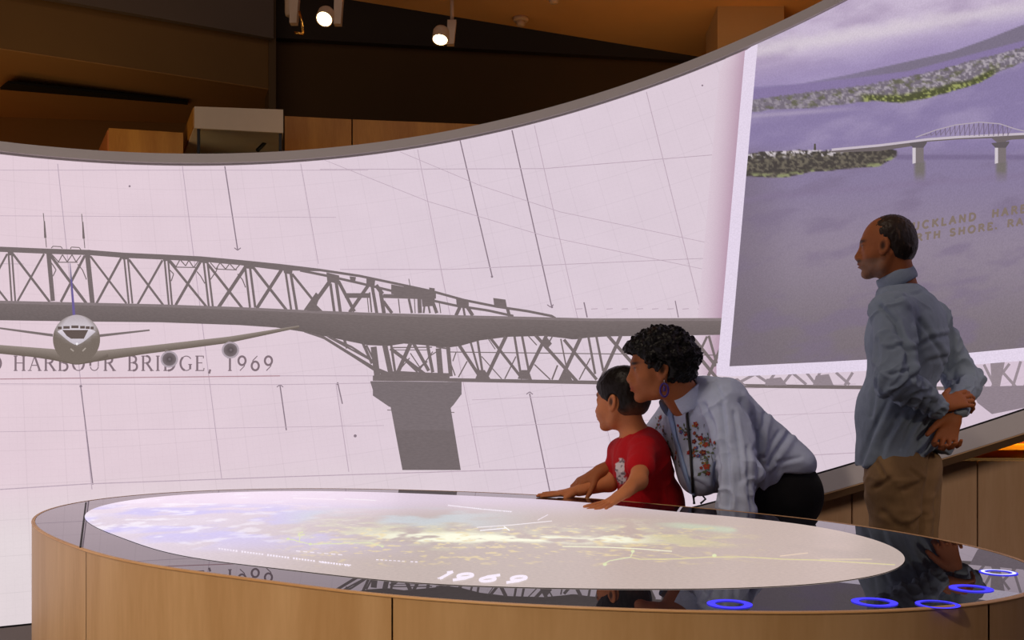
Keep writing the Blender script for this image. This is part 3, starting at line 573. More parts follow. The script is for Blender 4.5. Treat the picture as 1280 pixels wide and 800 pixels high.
pl.disc((96, 431), 1.4, 1.6, 5.6, (245, 240, 245))
for cx, cy in ((211.5, 450), (288, 438.5), (-21, 451), (-97, 439)):
    pl.disc((cx, cy), 11, 10.5, 5, (150, 138, 144), (176, 162, 172)); pl.disc((cx, cy), 8.6, 8.2, 5.3, (84, 74, 76), (120, 108, 112)); pl.disc((cx+.5, cy), 3, 3, 5.6, (128, 116, 122), (84, 74, 76))
pl.beam((284, 428), (287, 430), 5, layer=4.5, col=(130, 116, 112)); pl.beam((206, 440), (210, 441), 5, layer=4.5, col=(130, 116, 112))
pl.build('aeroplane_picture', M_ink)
# ---- the tinted postcard: white border, view, lettering
pb = Ink(); WB = (226, 212, 232)
def bl(y): return 932+(896-932)*(y-60)/408
def il(y): return 947.5+(912-947.5)*(y-57)/401
for i in range(20):
    y0, y1 = 20+i*22.5, 20+(i+1)*22.5
    for k in (0, 1):
        f0, f1 = k/2, (k+1)/2
        w0 = lambda y, f: bl(y)+(il(y)-bl(y))*f
        pb.quad([(w0(y0, f0), y0), (w0(y0, f1), y0), (w0(y1, f1), y1), (w0(y1, f0), y1)], 6, WB)
pb.strip([(895.7, 455), (912, 458), (1030, 452.5), (1180, 444), (1280, 434.5), (1420, 418)], [(895.7, 470), (912, 471.5), (1030, 467), (1180, 459.5), (1280, 451.5), (1420, 437)], 6, WB, step=8)
pb.build('postcard_border', M_ink)
gx = np.arange(0, 1.0001, 1/330); gy = np.arange(-160, 461, 1.6)
U, Y = np.meshgrid(gx, gy)
X = il(Y)+U*(1420-il(Y)); bot = np.interp(X, [912, 1030, 1180, 1280, 1420], [458, 452.5, 444, 434.5, 418]); Y2 = -160+(bot+160)*(Y+160)/620.; X = il(Y2)+U*(1420-il(Y2))
x, y = X.ravel(), Y2.ravel()
def postcard(x, y):
    sl = (x-944)/336.
    n = fbm(x/26, y/14, 3); nf = fbm(x/3.2, y/2.4, 5); nb = fbm(x/60+3, (y+.2*x)/22, 8)
    sky = lerp((176, 158, 186), (198, 182, 206), sst(.3, .7, nb)); sky = lerp(sky, (214, 202, 212), sst(.0, 1, 1-abs(y-(70-sl*52)+n*12)/16)*.8)
    sky = lerp(sky, (150, 134, 178), sst(-30, 14, y-(100-sl*70))*.75)
    c = sky
    ht = np.interp(x, [940, 1000, 1060, 1136, 1190, 1235, 1280, 1420], [110, 106, 95, 78, 66, 50, 32, 26])
    hill = lerp((140, 126, 166), (122, 112, 132), sst(0, .6, sl)); c = lerp(c, hill, sst(-.8, .8, y-ht))
    wt1 = np.interp(x, [940, 1060, 1136, 1280, 1420], [113, 100, 90, 52, 34]); c = lerp(c, (134, 118, 160), sst(-1, 1, y-wt1))
    lt = np.interp(x, [940, 1000, 1080, 1160, 1280, 1420], [126, 118, 108, 92, 60, 34])+(nf-.5)*4
    lb = np.interp(x, [940, 1000, 1075, 1130, 1180, 1216, 1280, 1420], [142, 138, 129, 130, 118, 108, 78, 48])+(n-.5)*6
    land = lerp((116, 107, 120), (170, 160, 170), sst(.42, .7, nf)*(1-.4*sst(.6, 0, sl))); land = lerp(land, (92, 92, 66), sst(.5, .72, fbm(x/7, y/4, 11))*.7)
    green = sst(1070, 1085, x)*sst(1255, 1235, x)*sst(-13, -6, y-lb)
    land = lerp(land, lerp((78, 80, 54), (152, 156, 96), sst(.46, .68, nf)), green)
    sea = lerp((136, 122, 162), (152, 138, 174), sst(.3, .7, nb)); sea = lerp(sea, (176, 162, 186), sst(0, 1, 1-abs(y-(146-sl*24))/5)*.6*sst(1110, 1000, x))
    c = lerp(c, land, sst(-1, 1, y-lt)); c = lerp(c, sea, sst(-1, 1, y-lb))
    # lower sea greys toward the foot and the left edge
    t = sst(195, 330, y)
    low = lerp((134, 121, 154), (142, 129, 146), t); low = lerp(low, (120, 109, 116), sst(300, 450, y)); low = lerp(low, (112, 100, 114), sst(1000, 925, x)*.5)
    low = lerp(low, (120, 106, 132), sst(.5, .75, nb)*.5)
    
    c = lerp(c, low, (sst(175, 205, y))*(y > lb))
    # near headland with white houses
    pt = np.interp(x, [930, 950, 980, 1000, 1030, 1060, 1100, 1122], [195, 191, 190, 188, 190, 186, 184, 190])+(nf-.5)*3; pb_ = np.interp(x, [930, 980, 1010, 1060, 1100, 1122], [222, 222, 218, 212, 208, 196])+(n-.5)*4
    hd = lerp((70, 64, 62), (112, 104, 92), sst(.4, .7, nf)); hd = lerp(hd, (206, 196, 202), sst(.56, .66, fbm(x/4, y/3, 21))*sst(pt+12, pt+3, y)*sst(1075, 1040, x)); hd = lerp(hd, (140, 142, 104), sst(-6, -2, y-pb_)*sst(.45, .6, fbm(x/8, y/4, 31)))
    c = lerp(c, hd, sst(-.9, .9, y-pt)*sst(.9, -.9, y-pb_)*sst(1123, 1120, x))
    # water shading under the bridge
    c = lerp(c, (112, 98, 132), (sst(193, 196, y)*sst(202, 199, y)*sst(1115, 1125, x))*.6)
    for px_ in (1150, 1252): c = lerp(c, (112, 106, 96), sst(9, 4, abs(x-px_))*sst(200, 205, y)*sst(232, 214, y)*.8)
    c = lerp(c, (132, 116, 146), sst(0, 1, 1-abs(y-(245-(x-950)*.09)-n*8)/7)*.4)
    return c
pc = mesh('postcard_view', np.zeros((len(x), 3)), [(j*len(gx)+i, j*len(gx)+i+1, (j+1)*len(gx)+i+1, (j+1)*len(gx)+i) for j in range(len(gy)-1) for i in range(len(gx)-1)], M_ink, scr)
th_, h_ = hit(x, y); keep = h_ <= .0; W = ring(th_, np.clip(h_, -RL, 0), .0014*6.6); pc.data.vertices.foreach_set('co', W.astype(np.float32).ravel()); setcol(pc, postcard(x, y))
bm = bmesh.new(); bm.from_mesh(pc.data); bm.verts.ensure_lookup_table(); dead = [f for f in bm.faces if all(not keep[v.index] for v in f.verts)]; bmesh.ops.delete(bm, geom=dead, context='FACES'); bm.to_mesh(pc.data); bm.free()
pk = Ink(); BG = (196, 184, 196); BD = (96, 88, 92)
dk = [(1040, 189), (1100, 183.5), (1160, 176), (1200, 173), (1240, 171), (1280, 169), (1400, 164)]
pk.strip([(x_, y_-2) for x_, y_ in dk], [(x_, y_+1) for x_, y_ in dk], 7.2, BG); pk.strip([(x_, y_+1) for x_, y_ in dk], [(1040, 192), (1100, 190), (1140, 184), (1160, 178.5), (1200, 175.5), (1240, 174), (1250, 182), (1262, 176), (1400, 168)], 7.2, (110, 100, 102))
pk.poly([(1145, 173), (1170, 164), (1195, 157.5), (1225, 154), (1250, 156), (1268, 162), (1284, 166)], 1.3, 7.4, (176, 164, 176))
for x_ in range(1152, 1264, 6):
    yt = np.interp(x_, [1145, 1170, 1195, 1225, 1250, 1268], [173, 164, 157.5, 154, 156, 162]); pk.beam((x_, yt), (x_+.5, 171), 1, layer=7.4, col=(110, 96, 118)); pk.beam((x_, 171), (x_+6, yt), .8, layer=7.4, col=(126, 112, 134))
for px_, w_ in ((1148, 9), (1251, 9)):
    pk.strip([(px_-w_-2, 180), (px_+w_+2, 178)], [(px_-w_-2, 181), (px_-w_*.5, 188), (px_+w_*.6, 188), (px_+w_+2, 180)], 7.4, BD); pk.quad([(px_-7, 186), (px_-3, 186), (px_-3, 205), (px_-7, 206)], 7.5, (206, 196, 204)); pk.quad([(px_-3, 186), (px_+7, 186), (px_+7, 203), (px_-3, 205)], 7.5, (122, 112, 114))
pk.beam((1019, 189), (1019, 181), 3, 2, layer=7.4, col=(84, 78, 70))
BR = (128, 112, 104)
text(pk, 'AUCKLAND  HARBOUR', (1129, 290.5), (11.3, -1.8), (.6, -8.8), .32, 2.7, 7.4, BR, False, True)
text(pk, 'NORTH SHORE. RA', (1120, 306.5), (11.3, -1.75), (.6, -8.2), .31, 2.6, 7.4, BR, False, True)
pk.build('postcard_bridge_and_lettering', M_ink)['kind'] = 'stuff'
# ------------------------------------------------------------------ the round map table
TZ = CAMH-.30                                  # height of the glass
OUT = np.array([(40.2,654),(59.7,638),(108,626),(150,620),(230,615),(308,611),(400,611),(480,611.6),(568,614),(622,615.6),(730,622.5),(840,632),(898.6,636),(1012,649),(1080,658),(1158,670.5),(1220,682),(1280,700),(1302,716),(1280,746),(1221,754),(1150,761),(1080,765),(942,766),(880,765),(720,760),(620,753),(520,748),(400,736),(300,723),(200,708),(100,686),(60,672)], float)
INN = np.array([(108,648.4),(117,639),(139,630),(170.6,623),(230,619),(308,615),(430,614.8),(560,619),(660,623),(740,630),(840,639),(943,649),(1012,657.5),(1080,672),(1124,687),(1135,698),(1127,709),(1080,720.5),(1040,728),(980,732.5),(880,737),(800,738),(720,737),(620,732),(520,729),(400,719),(300,705),(200,688),(147,673),(117.5,659)], float)
def plane(p):
    z = FPX*.30/(p[:, 1]-YH); return np.c_[(p[:, 0]-640)*z/FPX, z]
TC0 = np.array([-.05, 2.25])
def fourier(p, n=5):
    g = plane(p)-TC0; a = np.arctan2(g[:, 1], g[:, 0]); r = np.hypot(*g.T)
    A = np.array([np.ones_like(a)]+[f(k*a) for k in range(1, n+1) for f in (np.cos, np.sin)]).T
    # mild smoothness on high orders
    reg = np.diag([0]+[k**2*.012 for k in range(1, n+1) for _ in (0, 1)]); c = np.linalg.lstsq(np.vstack([A, reg]), np.r_[r, np.zeros(2*n+1)], rcond=None)[0]
    return lambda t: sum(c[i]*v for i, v in enumerate([np.ones_like(t)]+[f(k*t) for k in range(1, n+1) for f in (np.cos, np.sin)]))
RO, RI = fourier(OUT, 6), fourier(INN, 6)
NA = 360; TA = np.linspace(0, 2*np.pi, NA, endpoint=False)
def loop(fr, z, off=0.0, k=1.0, a=TA):
    r = fr(a)*k+off; return np.c_[TC0[0]+r*np.cos(a), TC0[1]+r*np.sin(a), np.full(len(a), z)]
tb = thing('map_table', 'round birch table with black glass top and glowing map display', 'table', (TC0[0], TC0[1], 0))
def band(name, loops, m, parent=tb, smooth=True, closed=True):
    n = len(loops[0]); V = np.concatenate(loops); F = []
    for i in range(len(loops)-1):
        for k in range(n if closed else n-1): F.append((i*n+k, i*n+(k+1) % n, (i+1)*n+(k+1) % n, (i+1)*n+k))
    return mesh(name, V, F, m, parent, smooth)
LIP = .010
M_lip = wood('birch_edge_lipping', (214, 168, 112), (194, 146, 92), 'x')
band('edge_lipping', [loop(RO, TZ-.012, -LIP), loop(RO, TZ+.0006, -LIP), loop(RO, TZ+.0006, -.002), loop(RO, TZ-.001, 0), loop(RO, TZ-.0025, 0)], M_lip, smooth=False)
mgl, nt, bs = nmat('black_mirror_glass'); bs.inputs['Base Color'].default_value = (.012, .012, .018, 1); bs.inputs['Roughness'].default_value = .0; bs.inputs['IOR'].default_value = 1.62
rim = band('glass_rim', [loop(RO, TZ, -LIP-.001), loop(RI, TZ, .0)], mgl, smooth=False)
# seams between the glass pieces
M_seam = mat('black_seam', (14, 13, 14), .6)
for px0, py0, px1, py1 in ((107.5, 628, 100.5, 685), (1283, 712, 1296, 716)):
    q = plane(np.array([(px0, py0), (px1, py1)], float)); d = q[1]-q[0]; d /= np.hypot(*d); nn = np.array([-d[1], d[0]])*.0022
    V = [(*(q[0]-nn), TZ+.0006), (*(q[1]-nn), TZ+.0006), (*(q[1]+nn), TZ+.0006), (*(q[0]+nn), TZ+.0006)]
    mesh('glass_seam', V, [(0, 1, 2, 3)], M_seam, tb)
# glowing map: polar grid with painted land, sea and lines
NR = 130; fr = np.linspace(0, 1, NR+1)[1:]**.9
V = [(TC0[0], TC0[1], TZ+.001)]; AA = np.linspace(0, 2*np.pi, 540, endpoint=False)
for f in fr: V += [tuple(p) for p in loop(RI, TZ+.001, -.001, f, AA)]
V = np.array(V); n = 540; F = [(0, 1+k, 1+(k+1) % n) for k in range(n)]+[(1+i*n+k, 1+(i+1)*n+k, 1+(i+1)*n+(k+1) % n, 1+i*n+(k+1) % n) for i in range(NR-1) for k in range(n)]
M_map = emat_attr('glowing_map_image'); M_map.node_tree.nodes['Principled BSDF'].inputs['Roughness'].default_value = .35; M_map.node_tree.nodes['Principled BSDF'].inputs['Specular IOR Level'].default_value = .1
mp = mesh('map_display', V, F, M_map, tb)
zz_ = V[:, 1]; x = 640+V[:, 0]*FPX/zz_; y = YH+.30*FPX/zz_
def mapcol(x, y, wx, wy):
    n1 = fbm(wx*2.6, wy*2.2, 1); n2 = fbm(wx*7, wy*6, 2); n3 = fbm(wx*22, wy*16, 4); n4 = fbm(wx*60, wy*40, 6)
    base = lerp((214, 200, 214), (188, 172, 166), sst(250, 620, x+(y-640)*2)); base = lerp(base, (196, 176, 168), sst(600, 1000, x))
    base = lerp(base, (204, 192, 194), sst(690, 720, y)*sst(420, 200, x)*.8)
    top = lerp((232, 214, 232), (206, 190, 206), sst(300, 700, x)); c = lerp(base, top, sst(652, 622, y))
    c = lerp(c, (200, 191, 234), sst(620, 200, x+(n1-.5)*240)*sst(.42, .62, n2)*sst(622, 640, y)*sst(698, 664, y-(x-200)*.02))
    c = lerp(c, (244, 236, 252), sst(360, 120, x)*.55*sst(.40, .6, n1)); c = lerp(c, (246, 242, 252), sst(.58, .72, n3)*sst(520, 200, x)*.6*sst(700, 670, y))
    c = lerp(c, (198, 208, 214), sst(330, 420, x)*sst(700, 540, x)*sst(632, 645, y)*sst(668, 656, y)*sst(.35, .6, n2)*.8)
    mid = 671+(x-560)*.012; band_ = sst(22, 5, abs(y-mid)+(n2-.5)*30)*sst(330, 430, x)*sst(930, 760, x)
    c = lerp(c, (212, 208, 184), band_*sst(.34, .66, n3)*.8); c = lerp(c, (246, 246, 222), sst(8, 2, abs(y-mid-2)+(n2-.5)*9)*sst(430, 520, x)*sst(880, 760, x)*sst(.36, .56, n3))
    c = lerp(c, (236, 236, 218), band_*sst(.55, .75, n4)*.5)
    c = lerp(c, (208, 196, 160), sst(780, 840, x)*sst(960, 880, x)*sst(16, 4, abs(y-676)+(n2-.5)*16)*sst(.42, .6, n3)*.8)
    c = lerp(c, (200, 208, 184), sst(.45, .6, n2)*sst(6, 1, abs(y-(662+(x-900)*.09)))*sst(800, 860, x)*sst(1010, 960, x)*.8)
    c = lerp(c, (170, 156, 150), sst(.55, .7, n1)*sst(440, 560, x)*sst(660, 690, y)*.35)
    c = lerp(c, (230, 210, 160), sst(.62, .7, n4)*sst(300, 480, x)*sst(1000, 800, x)*sst(655, 662, y)*sst(712, 700, y)*.7)
    return c
setcol(mp, mapcol(x, y, V[:, 0], V[:, 1]))
# bright route lines and lettering lying on the map
class FInk(Ink):
    def build(s, name, m, parent=tb):
        V = np.array(s.V, float); q = plane(V); o = mesh(name, np.c_[q, TZ+.001+.0006*np.array(s.L)], s.F, m, parent); setcol(o, np.array(s.C, float)); return o
fk = FInk(); YL = (226, 230, 186)
for pts, w_, c_ in (([(359, 674.5), (368, 676), (374, 678), (375, 672), (373, 668), (379, 665.5)], 1.4, YL), ([(372, 670), (381, 669)], 1.2, YL), ([(374, 678), (388, 681), (400, 680.6), (430, 680), (462, 679), (478, 684)], 1.1, YL),
                    ([(756, 705), (762, 702), (775, 699.5), (788, 697.5), (791, 691)], 1.3, YL), ([(788, 697.5), (800, 700), (850, 699.5), (886, 697.2), (930, 697), (980, 700), (1020, 701), (1119, 707)], 1.2, (226, 216, 160)),
                    ([(703, 684), (760, 685), (800, 687), (840, 690)], 1.3, (248, 246, 214)), ([(1025, 700), (1090, 700)], .9, (236, 216, 180)), ([(975, 696), (1010, 692)], 1, (240, 214, 190)),
                    ([(560, 632), (600, 637), (640, 640)], 1.0, (244, 236, 244)), ([(596, 660), (640, 657), (690, 652)], 1.1, (250, 240, 246)), ([(600, 664), (632, 661)], 1.4, (255, 250, 255)), ([(630, 659), (637, 664)], 2, (255, 252, 250)), ([(672, 651), (685, 644)], 1.1, (246, 232, 244)), ([(366, 623), (420, 625)], 1, (255, 240, 250)), ([(430, 624), (470, 626)], 1, (248, 240, 246)), ([(345, 630), (382, 633)], 1, (244, 226, 240))):
    fk.poly(pts, w_*.72, 1, c_)
for x_, y_, r_ in ((388, 681, 2), (478, 684, 1.8), (756, 706.5, 2.6), (791, 690, 2.4), (893, 695.5, 2.8), (360, 674.5, 2)): fk.disc((x_, y_), r_, r_*.7, 1.2, YL)
fk.build('map_route_lines', M_ink, tb)['kind'] = 'stuff'
fk = FInk(); WH = (250, 238, 252)
text(fk, '1', (543, 724), (30, 1.7), (15, -8), 0, 3.3, 2, WH, True, True); text(fk, '969', (560, 726.2), (38, 1.8), (15, -8.2), .26, 3.4, 2, WH, False, True)
# small illegible caption rows
for (x0, y0, x1, y1, n_, w_) in ((273, 687, 438, 708.5, 46, 2.0), (560, 632.5, 640, 641, 30, 1.0), (470, 701, 524, 704, 10, 1.0), (370, 690, 440, 696, 8, .8), (400, 704, 440, 708, 12, 1.4)):
    for i in range(n_):
        if i % 9 == 7: continue
        f = i/n_; a = np.array((x0+(x1-x0)*f, y0+(y1-y0)*f)); k = (x1-x0)/n_*.62
        fk.beam(a, a+np.array((k, k*(y1-y0)/(x1-x0))), w_*(.7+.5*random.random()), layer=2, col=WH)
fk.build('map_lettering', M_ink, tb)['kind'] = 'stuff'
# blue touch rings under the glass
M_blue = emat('blue_touch_glow', (70, 62, 255), 1.3); M_bw = emat('bright_touch_glow', (225, 225, 255), 1.3)
def bring(px, py, m, r0=.021, r1=.033, z=.001):
    q = plane(np.array([(px, py)], float))[0]; V, F = [], []; n = 36
    for r in (r0, r1):
        for k in range(n): V.append((q[0]+r*math.cos(6.28318*k/n), q[1]+r*math.sin(6.28318*k/n), TZ+z))
    for k in range(n): F.append((k, (k+1) % n, n+(k+1) % n, n+k))
    return mesh('touch_ring', V, F, m, tb)
bring(912, 755.5, M_blue); bring(1093, 753, M_blue, .022); bring(1214, 736, M_blue, .021); bring(1248, 716, M_blue, .020, .031); bring(1248, 716, M_bw, .022, .028, .0014); bring(1172, 756, M_blue, .024, .031)
# birch panels round the side, open joints between them
def ang(px, near=True):
    a = np.linspace(0, 2*np.pi, 7200); r = RO(a); X = TC0[0]+r*np.cos(a); Z_ = TC0[1]+r*np.sin(a); p = 640+X*FPX/Z_
    s = Z_ < TC0[1]+.4*np.cos(a)*0+(0.0 if near else 9); idx = np.where(s)[0]; return a[idx[np.argmin(abs(p[idx]-px))]]
a1, a2, a3 = ang(107), ang(490), ang(1237)
cuts = [a1, a2, a3]; cuts += [a3+.95, a3+1.9, a3+2.75, a1-.0+2*np.pi]
cuts = sorted(cuts)
core = band('core_ring', [loop(RO, 0, -.03), loop(RO, TZ-.012, -.03)], M_dark)
for c0_, c1_ in zip(cuts[:-1], cuts[1:]):
    r_ = RO(np.array([c0_]))[0]; g = .0016/r_; a = np.linspace(c0_+g, c1_-g, max(8, int((c1_-c0_)*50)))
    band('side_panel', [loop(RO, .06, -.026, 1, a), loop(RO, .06, -.001, 1, a), loop(RO, TZ-.003, -.001, 1, a), loop(RO, TZ-.003, -.026, 1, a), loop(RO, .06, -.026, 1, a)], M_birch, closed=False, smooth=False)
band('toe_kick', [loop(RO, 0, -.06), loop(RO, .06, -.06)], M_black)
# ------------------------------------------------------------------ people: signed distance modelling
f32 = np.float32
def A3(v): return np.array(v, f32)
class Sdf:
    def __init__(s): s.ops = []
    def add(s, fn, k=.015, mode='u'): s.ops.append((fn, k, mode)); return s
    def cap(s, a, b, ra, rb=None, k=.015, mode='u', flat=None):
        """tapered capsule; flat=(axis, factor) squashes it along an axis"""
        a, b = A3(a), A3(b); rb = ra if rb is None else rb; ab = b-a; L2 = float(ab@ab)+1e-9
        if flat is not None: ax = A3(flat[0]); ax = ax/np.linalg.norm(ax); fk = flat[1]
        def fn(p):
            q = p-a; e = ab
            if flat is not None:
                q = q+np.multiply.outer((q@ax)*(1/fk-1), ax); e = ab+ax*float(ab@ax)*(1/fk-1)
            l2 = float(e@e)+1e-9; t = np.clip((q@e)/l2, 0, 1); d = q-t[..., None]*e
            r = np.sqrt((d*d).sum(-1))-(ra+(rb-ra)*t)
            return r*(fk if flat is not None and fk < 1 else 1)
        return s.add(fn, k, mode)
    def ell(s, c, r, R=None, k=.015, mode='u'):
        c, r = A3(c), A3(r); R = np.eye(3, dtype=f32) if R is None else np.array(R, f32)
        def fn(p):
            q = (p-c)@R; k0 = np.sqrt(((q/r)**2).sum(-1)); k1 = np.sqrt(((q/(r*r))**2).sum(-1))+1e-9
            return k0*(k0-1)/k1
        return s.add(fn, k, mode)
    @staticmethod
    def comb(v, d, k, mode):
        if mode == 's': d = -d
        if mode == 'u':
            h = np.maximum(k-np.abs(v-d), 0)/k; return np.minimum(v, d)-h*h*k*.25
        h = np.maximum(k-np.abs(v-d), 0)/k; return np.maximum(v, d)+h*h*k*.25
    def __call__(s, p):
        v = np.full(p.shape[:-1], 9., f32)
        for fn, k, mode in s.ops: v = s.comb(v, fn(p), k, mode)
        return v
    def mesh(s, lo, hi, h):
        lo = np.floor(np.array(lo)/h)*h; B = 8; nb = np.ceil((np.array(hi)-lo)/(h*B)).astype(int)
        I = np.stack(np.meshgrid(*[np.arange(n) for n in nb], indexing='ij'), -1).reshape(-1, 3)
        C = (lo+(I+.5)*h*B).astype(f32); rad = h*B*.87
        v = np.full(len(C), 9., f32); DD = []
        for fn, k, mode in s.ops: d = fn(C); DD.append(d); v = s.comb(v, d, k, mode)
        act = np.abs(v) < rad*1.7+.012; I, C, v = I[act], C[act], v[act]; DD = [d[act] for d in DD]
        g = np.stack(np.meshgrid(*[np.arange(B+1)]*3, indexing='ij'), -1).reshape(-1, 3)
        W = np.full((len(I), (B+1)**3), 9., f32); base = (lo+I*h*B)
        G = (g*h).astype(f32)
        for (fn, k, mode), d in zip(s.ops, DD):
            m = (d < v+2.6*rad+k*2+.02) if mode == 'u' else ((d < rad*1.5+k) if mode == 's' else np.ones(len(d), bool))
            if not m.any(): continue
            m = np.where(m)[0]
            for c0 in range(0, len(m), 600):
                mm = m[c0:c0+600]; p = base[mm][:, None, :].astype(f32)+G[None]; W[mm] = s.comb(W[mm], fn(p), k, mode)
        W = W.reshape(-1, B+1, B+1, B+1); S = W < 0
        cnt = np.zeros((len(I), B, B, B), np.int16)
        cs = [(a, b, c) for a in (0, 1) for b in (0, 1) for c in (0, 1)]
        for a, b, c in cs: cnt += S[:, a:a+B, b:b+B, c:c+B]
        mix = (cnt > 0) & (cnt < 8); bi, x, y, z = np.nonzero(mix)
        acc = np.zeros((len(bi), 3)); num = np.zeros(len(bi))
        for i, c0 in enumerate(cs):
            for c1 in cs[i+1:]:
                if sum(abs(np.subtract(c0, c1))) != 1: continue
                v0 = W[bi, x+c0[0], y+c0[1], z+c0[2]]; v1 = W[bi, x+c1[0], y+c1[1], z+c1[2]]
                m = (v0 < 0) != (v1 < 0); t = np.where(m, v0/np.where(m, v0-v1, 1), 0)
                acc += (np.array(c0)+(np.subtract(c1, c0))*t[:, None])*m[:, None]; num += m
        cell = I[bi]*B+np.stack([x, y, z], -1); V = lo+(cell+acc/num[:, None])*h
        D = nb*B+2; key = lambda c: (c[:, 0]*D[1]+c[:, 1])*D[2]+c[:, 2]
        K_ = key(cell); o = np.argsort(K_); Ks = K_[o]
        def look(c):
            kk = key(c); j = np.clip(np.searchsorted(Ks, kk), 0, len(Ks)-1); return np.where(Ks[j] == kk, o[j], -1)
        F = []
        for ax in range(3):
            s0 = S[bi, x, y, z]; q = [x, y, z]; q[ax] = q[ax]+1; s1 = S[bi, q[0], q[1], q[2]]
            m = s0 != s1; c = cell[m]; a1, a2 = (ax+1) % 3, (ax+2) % 3
            e1 = np.zeros(3, int); e1[a1] = 1; e2 = np.zeros(3, int); e2[a2] = 1
            q4 = np.stack([look(c), look(c-e1), look(c-e1-e2), look(c-e2)], -1); ok = (q4 >= 0).all(1)
            fl = s1[m]; q4 = np.where(fl[:, None], q4[:, ::-1], q4)[ok]; F.append(q4)
        return V, np.concatenate(F)
def fastmesh(name, V, F, m, parent=None, smooth=True):
    me = bpy.data.meshes.new(name); me.vertices.add(len(V)); me.vertices.foreach_set('co', np.asarray(V, f32).ravel())
    me.loops.add(F.size); me.loops.foreach_set('vertex_index', F.astype(np.int32).ravel()); me.polygons.add(len(F))
    me.polygons.foreach_set('loop_start', np.arange(0, F.size, 4, dtype=np.int32)); me.update(calc_edges=True); me.validate()
    if smooth: me.polygons.foreach_set('use_smooth', np.ones(len(me.polygons), bool))
    me.materials.append(m); o = bpy.data.objects.new(name, me); COL.objects.link(o)
    if parent is not None: o.parent = parent; o.matrix_parent_inverse = Matrix.Translation(-parent.location)
    return o
def vnormals(V, F):
    n = np.cross(V[F[:, 2]]-V[F[:, 0]], V[F[:, 3]]-V[F[:, 1]]); N = np.zeros_like(V)
    for i in range(4): np.add.at(N, F[:, i], n)
    return N/(np.linalg.norm(N, axis=1)[:, None]+1e-12)
def relax(V, F, it=2, k=.5):
    for _ in range(it):
        S_ = np.zeros_like(V); c = np.zeros(len(V))
        for i in range(4):
            for j in (1, 3): np.add.at(S_, F[:, i], V[F[:, (i+j) % 4]]); np.add.at(c, F[:, i], 1)
        V = V+(S_/np.maximum(c, 1)[:, None]-V)*k
    return V
def n3(p, s=0):
    i = np.floor(p); f = p-i; f = f*f*(3-2*f); r = 0
    for a in (0, 1):
        for b in (0, 1):
            for c in (0, 1):
                h = _h(i[:, 0]+a+57*(i[:, 2]+c), i[:, 1]+b+131*(i[:, 2]+c), s)
                r = r+h*(f[:, 0] if a else 1-f[:, 0])*(f[:, 1] if b else 1-f[:, 1])*(f[:, 2] if c else 1-f[:, 2])
    return r
def f3(p, s=0, o=3):
    r = 0; a = .5; t = 0
    for i in range(o): r = r+a*n3(p*2**i, s+i); t += a; a *= .5
    return r/t
def px_of(V): return 640+V[:, 0]*FPX/V[:, 1], YH-(V[:, 2]-CAMH)*FPX/V[:, 1]
def nrm(v): v = np.array(v, float); return v/np.linalg.norm(v)
def basis(f, u):
    f = nrm(f); l = nrm(np.cross(u, f)); u = np.cross(f, l); return np.stack([f, l, u], 1)      # columns fwd, left, up
# --- materials
def skinmat(name, rough=.62):
    m, nt, b = nmat(name); a = nt.nodes.new('ShaderNodeAttribute'); a.attribute_name = 'Col'
    nz = nt.nodes.new('ShaderNodeTexNoise'); nz.inputs['Scale'].default_value = 180; nz.inputs['Detail'].default_value = 3
    mr = nt.nodes.new('ShaderNodeMapRange'); mr.inputs[3].default_value = .9; mr.inputs[4].default_value = 1.1; nt.links.new(nz.outputs[0], mr.inputs[0])
    vm = nt.nodes.new('ShaderNodeVectorMath'); vm.operation = 'SCALE'; nt.links.new(a.outputs['Color'], vm.inputs[0]); nt.links.new(mr.outputs[0], vm.inputs['Scale'])
    nt.links.new(vm.outputs[0], b.inputs['Base Color']); b.inputs['Roughness'].default_value = rough; b.inputs['Specular IOR Level'].default_value = .25
    b.inputs['Subsurface Weight'].default_value = .12; b.inputs['Subsurface Radius'].default_value = (.02, .008, .004); b.inputs['Subsurface Scale'].default_value = .3
    bp = nt.nodes.new('ShaderNodeBump'); bp.inputs['Strength'].default_value = .12; bp.inputs['Distance'].default_value = .002; nt.links.new(nz.outputs[0], bp.inputs['Height']); nt.links.new(bp.outputs[0], b.inputs['Normal'])
    return m
def clothmat(name, rough=.85, weave=900, bump=.25, sheen=.04):
    m, nt, b = nmat(name); a = nt.nodes.new('ShaderNodeAttribute'); a.attribute_name = 'Col'
    nz = nt.nodes.new('ShaderNodeTexNoise'); nz.inputs['Scale'].default_value = weave; nz.inputs['Detail'].default_value = 2
    n2 = nt.nodes.new('ShaderNodeTexNoise'); n2.inputs['Scale'].default_value = 26; n2.inputs['Detail'].default_value = 4
    mr = nt.nodes.new('ShaderNodeMapRange'); mr.inputs[3].default_value = .9; mr.inputs[4].default_value = 1.1; nt.links.new(n2.outputs[0], mr.inputs[0])
    vm = nt.nodes.new('ShaderNodeVectorMath'); vm.operation = 'SCALE'; nt.links.new(a.outputs['Color'], vm.inputs[0]); nt.links.new(mr.outputs[0], vm.inputs['Scale'])
    nt.links.new(vm.outputs[0], b.inputs['Base Color']); b.inputs['Roughness'].default_value = rough; b.inputs['Sheen Weight'].default_value = sheen; b.inputs['Specular IOR Level'].default_value = .2
    bp = nt.nodes.new('ShaderNodeBump'); bp.inputs['Strength'].default_value = bump; bp.inputs['Distance'].default_value = .003
    ad = nt.nodes.new('ShaderNodeMath'); ad.operation = 'MULTIPLY_ADD'; ad.inputs[1].default_value = 2.5; nt.links.new(n2.outputs[0], ad.inputs[0]); nt.links.new(nz.outputs[0], ad.inputs[2])
    nt.links.new(ad.outputs[0], bp.inputs['Height']); nt.links.new(bp.outputs[0], b.inputs['Normal']); return m
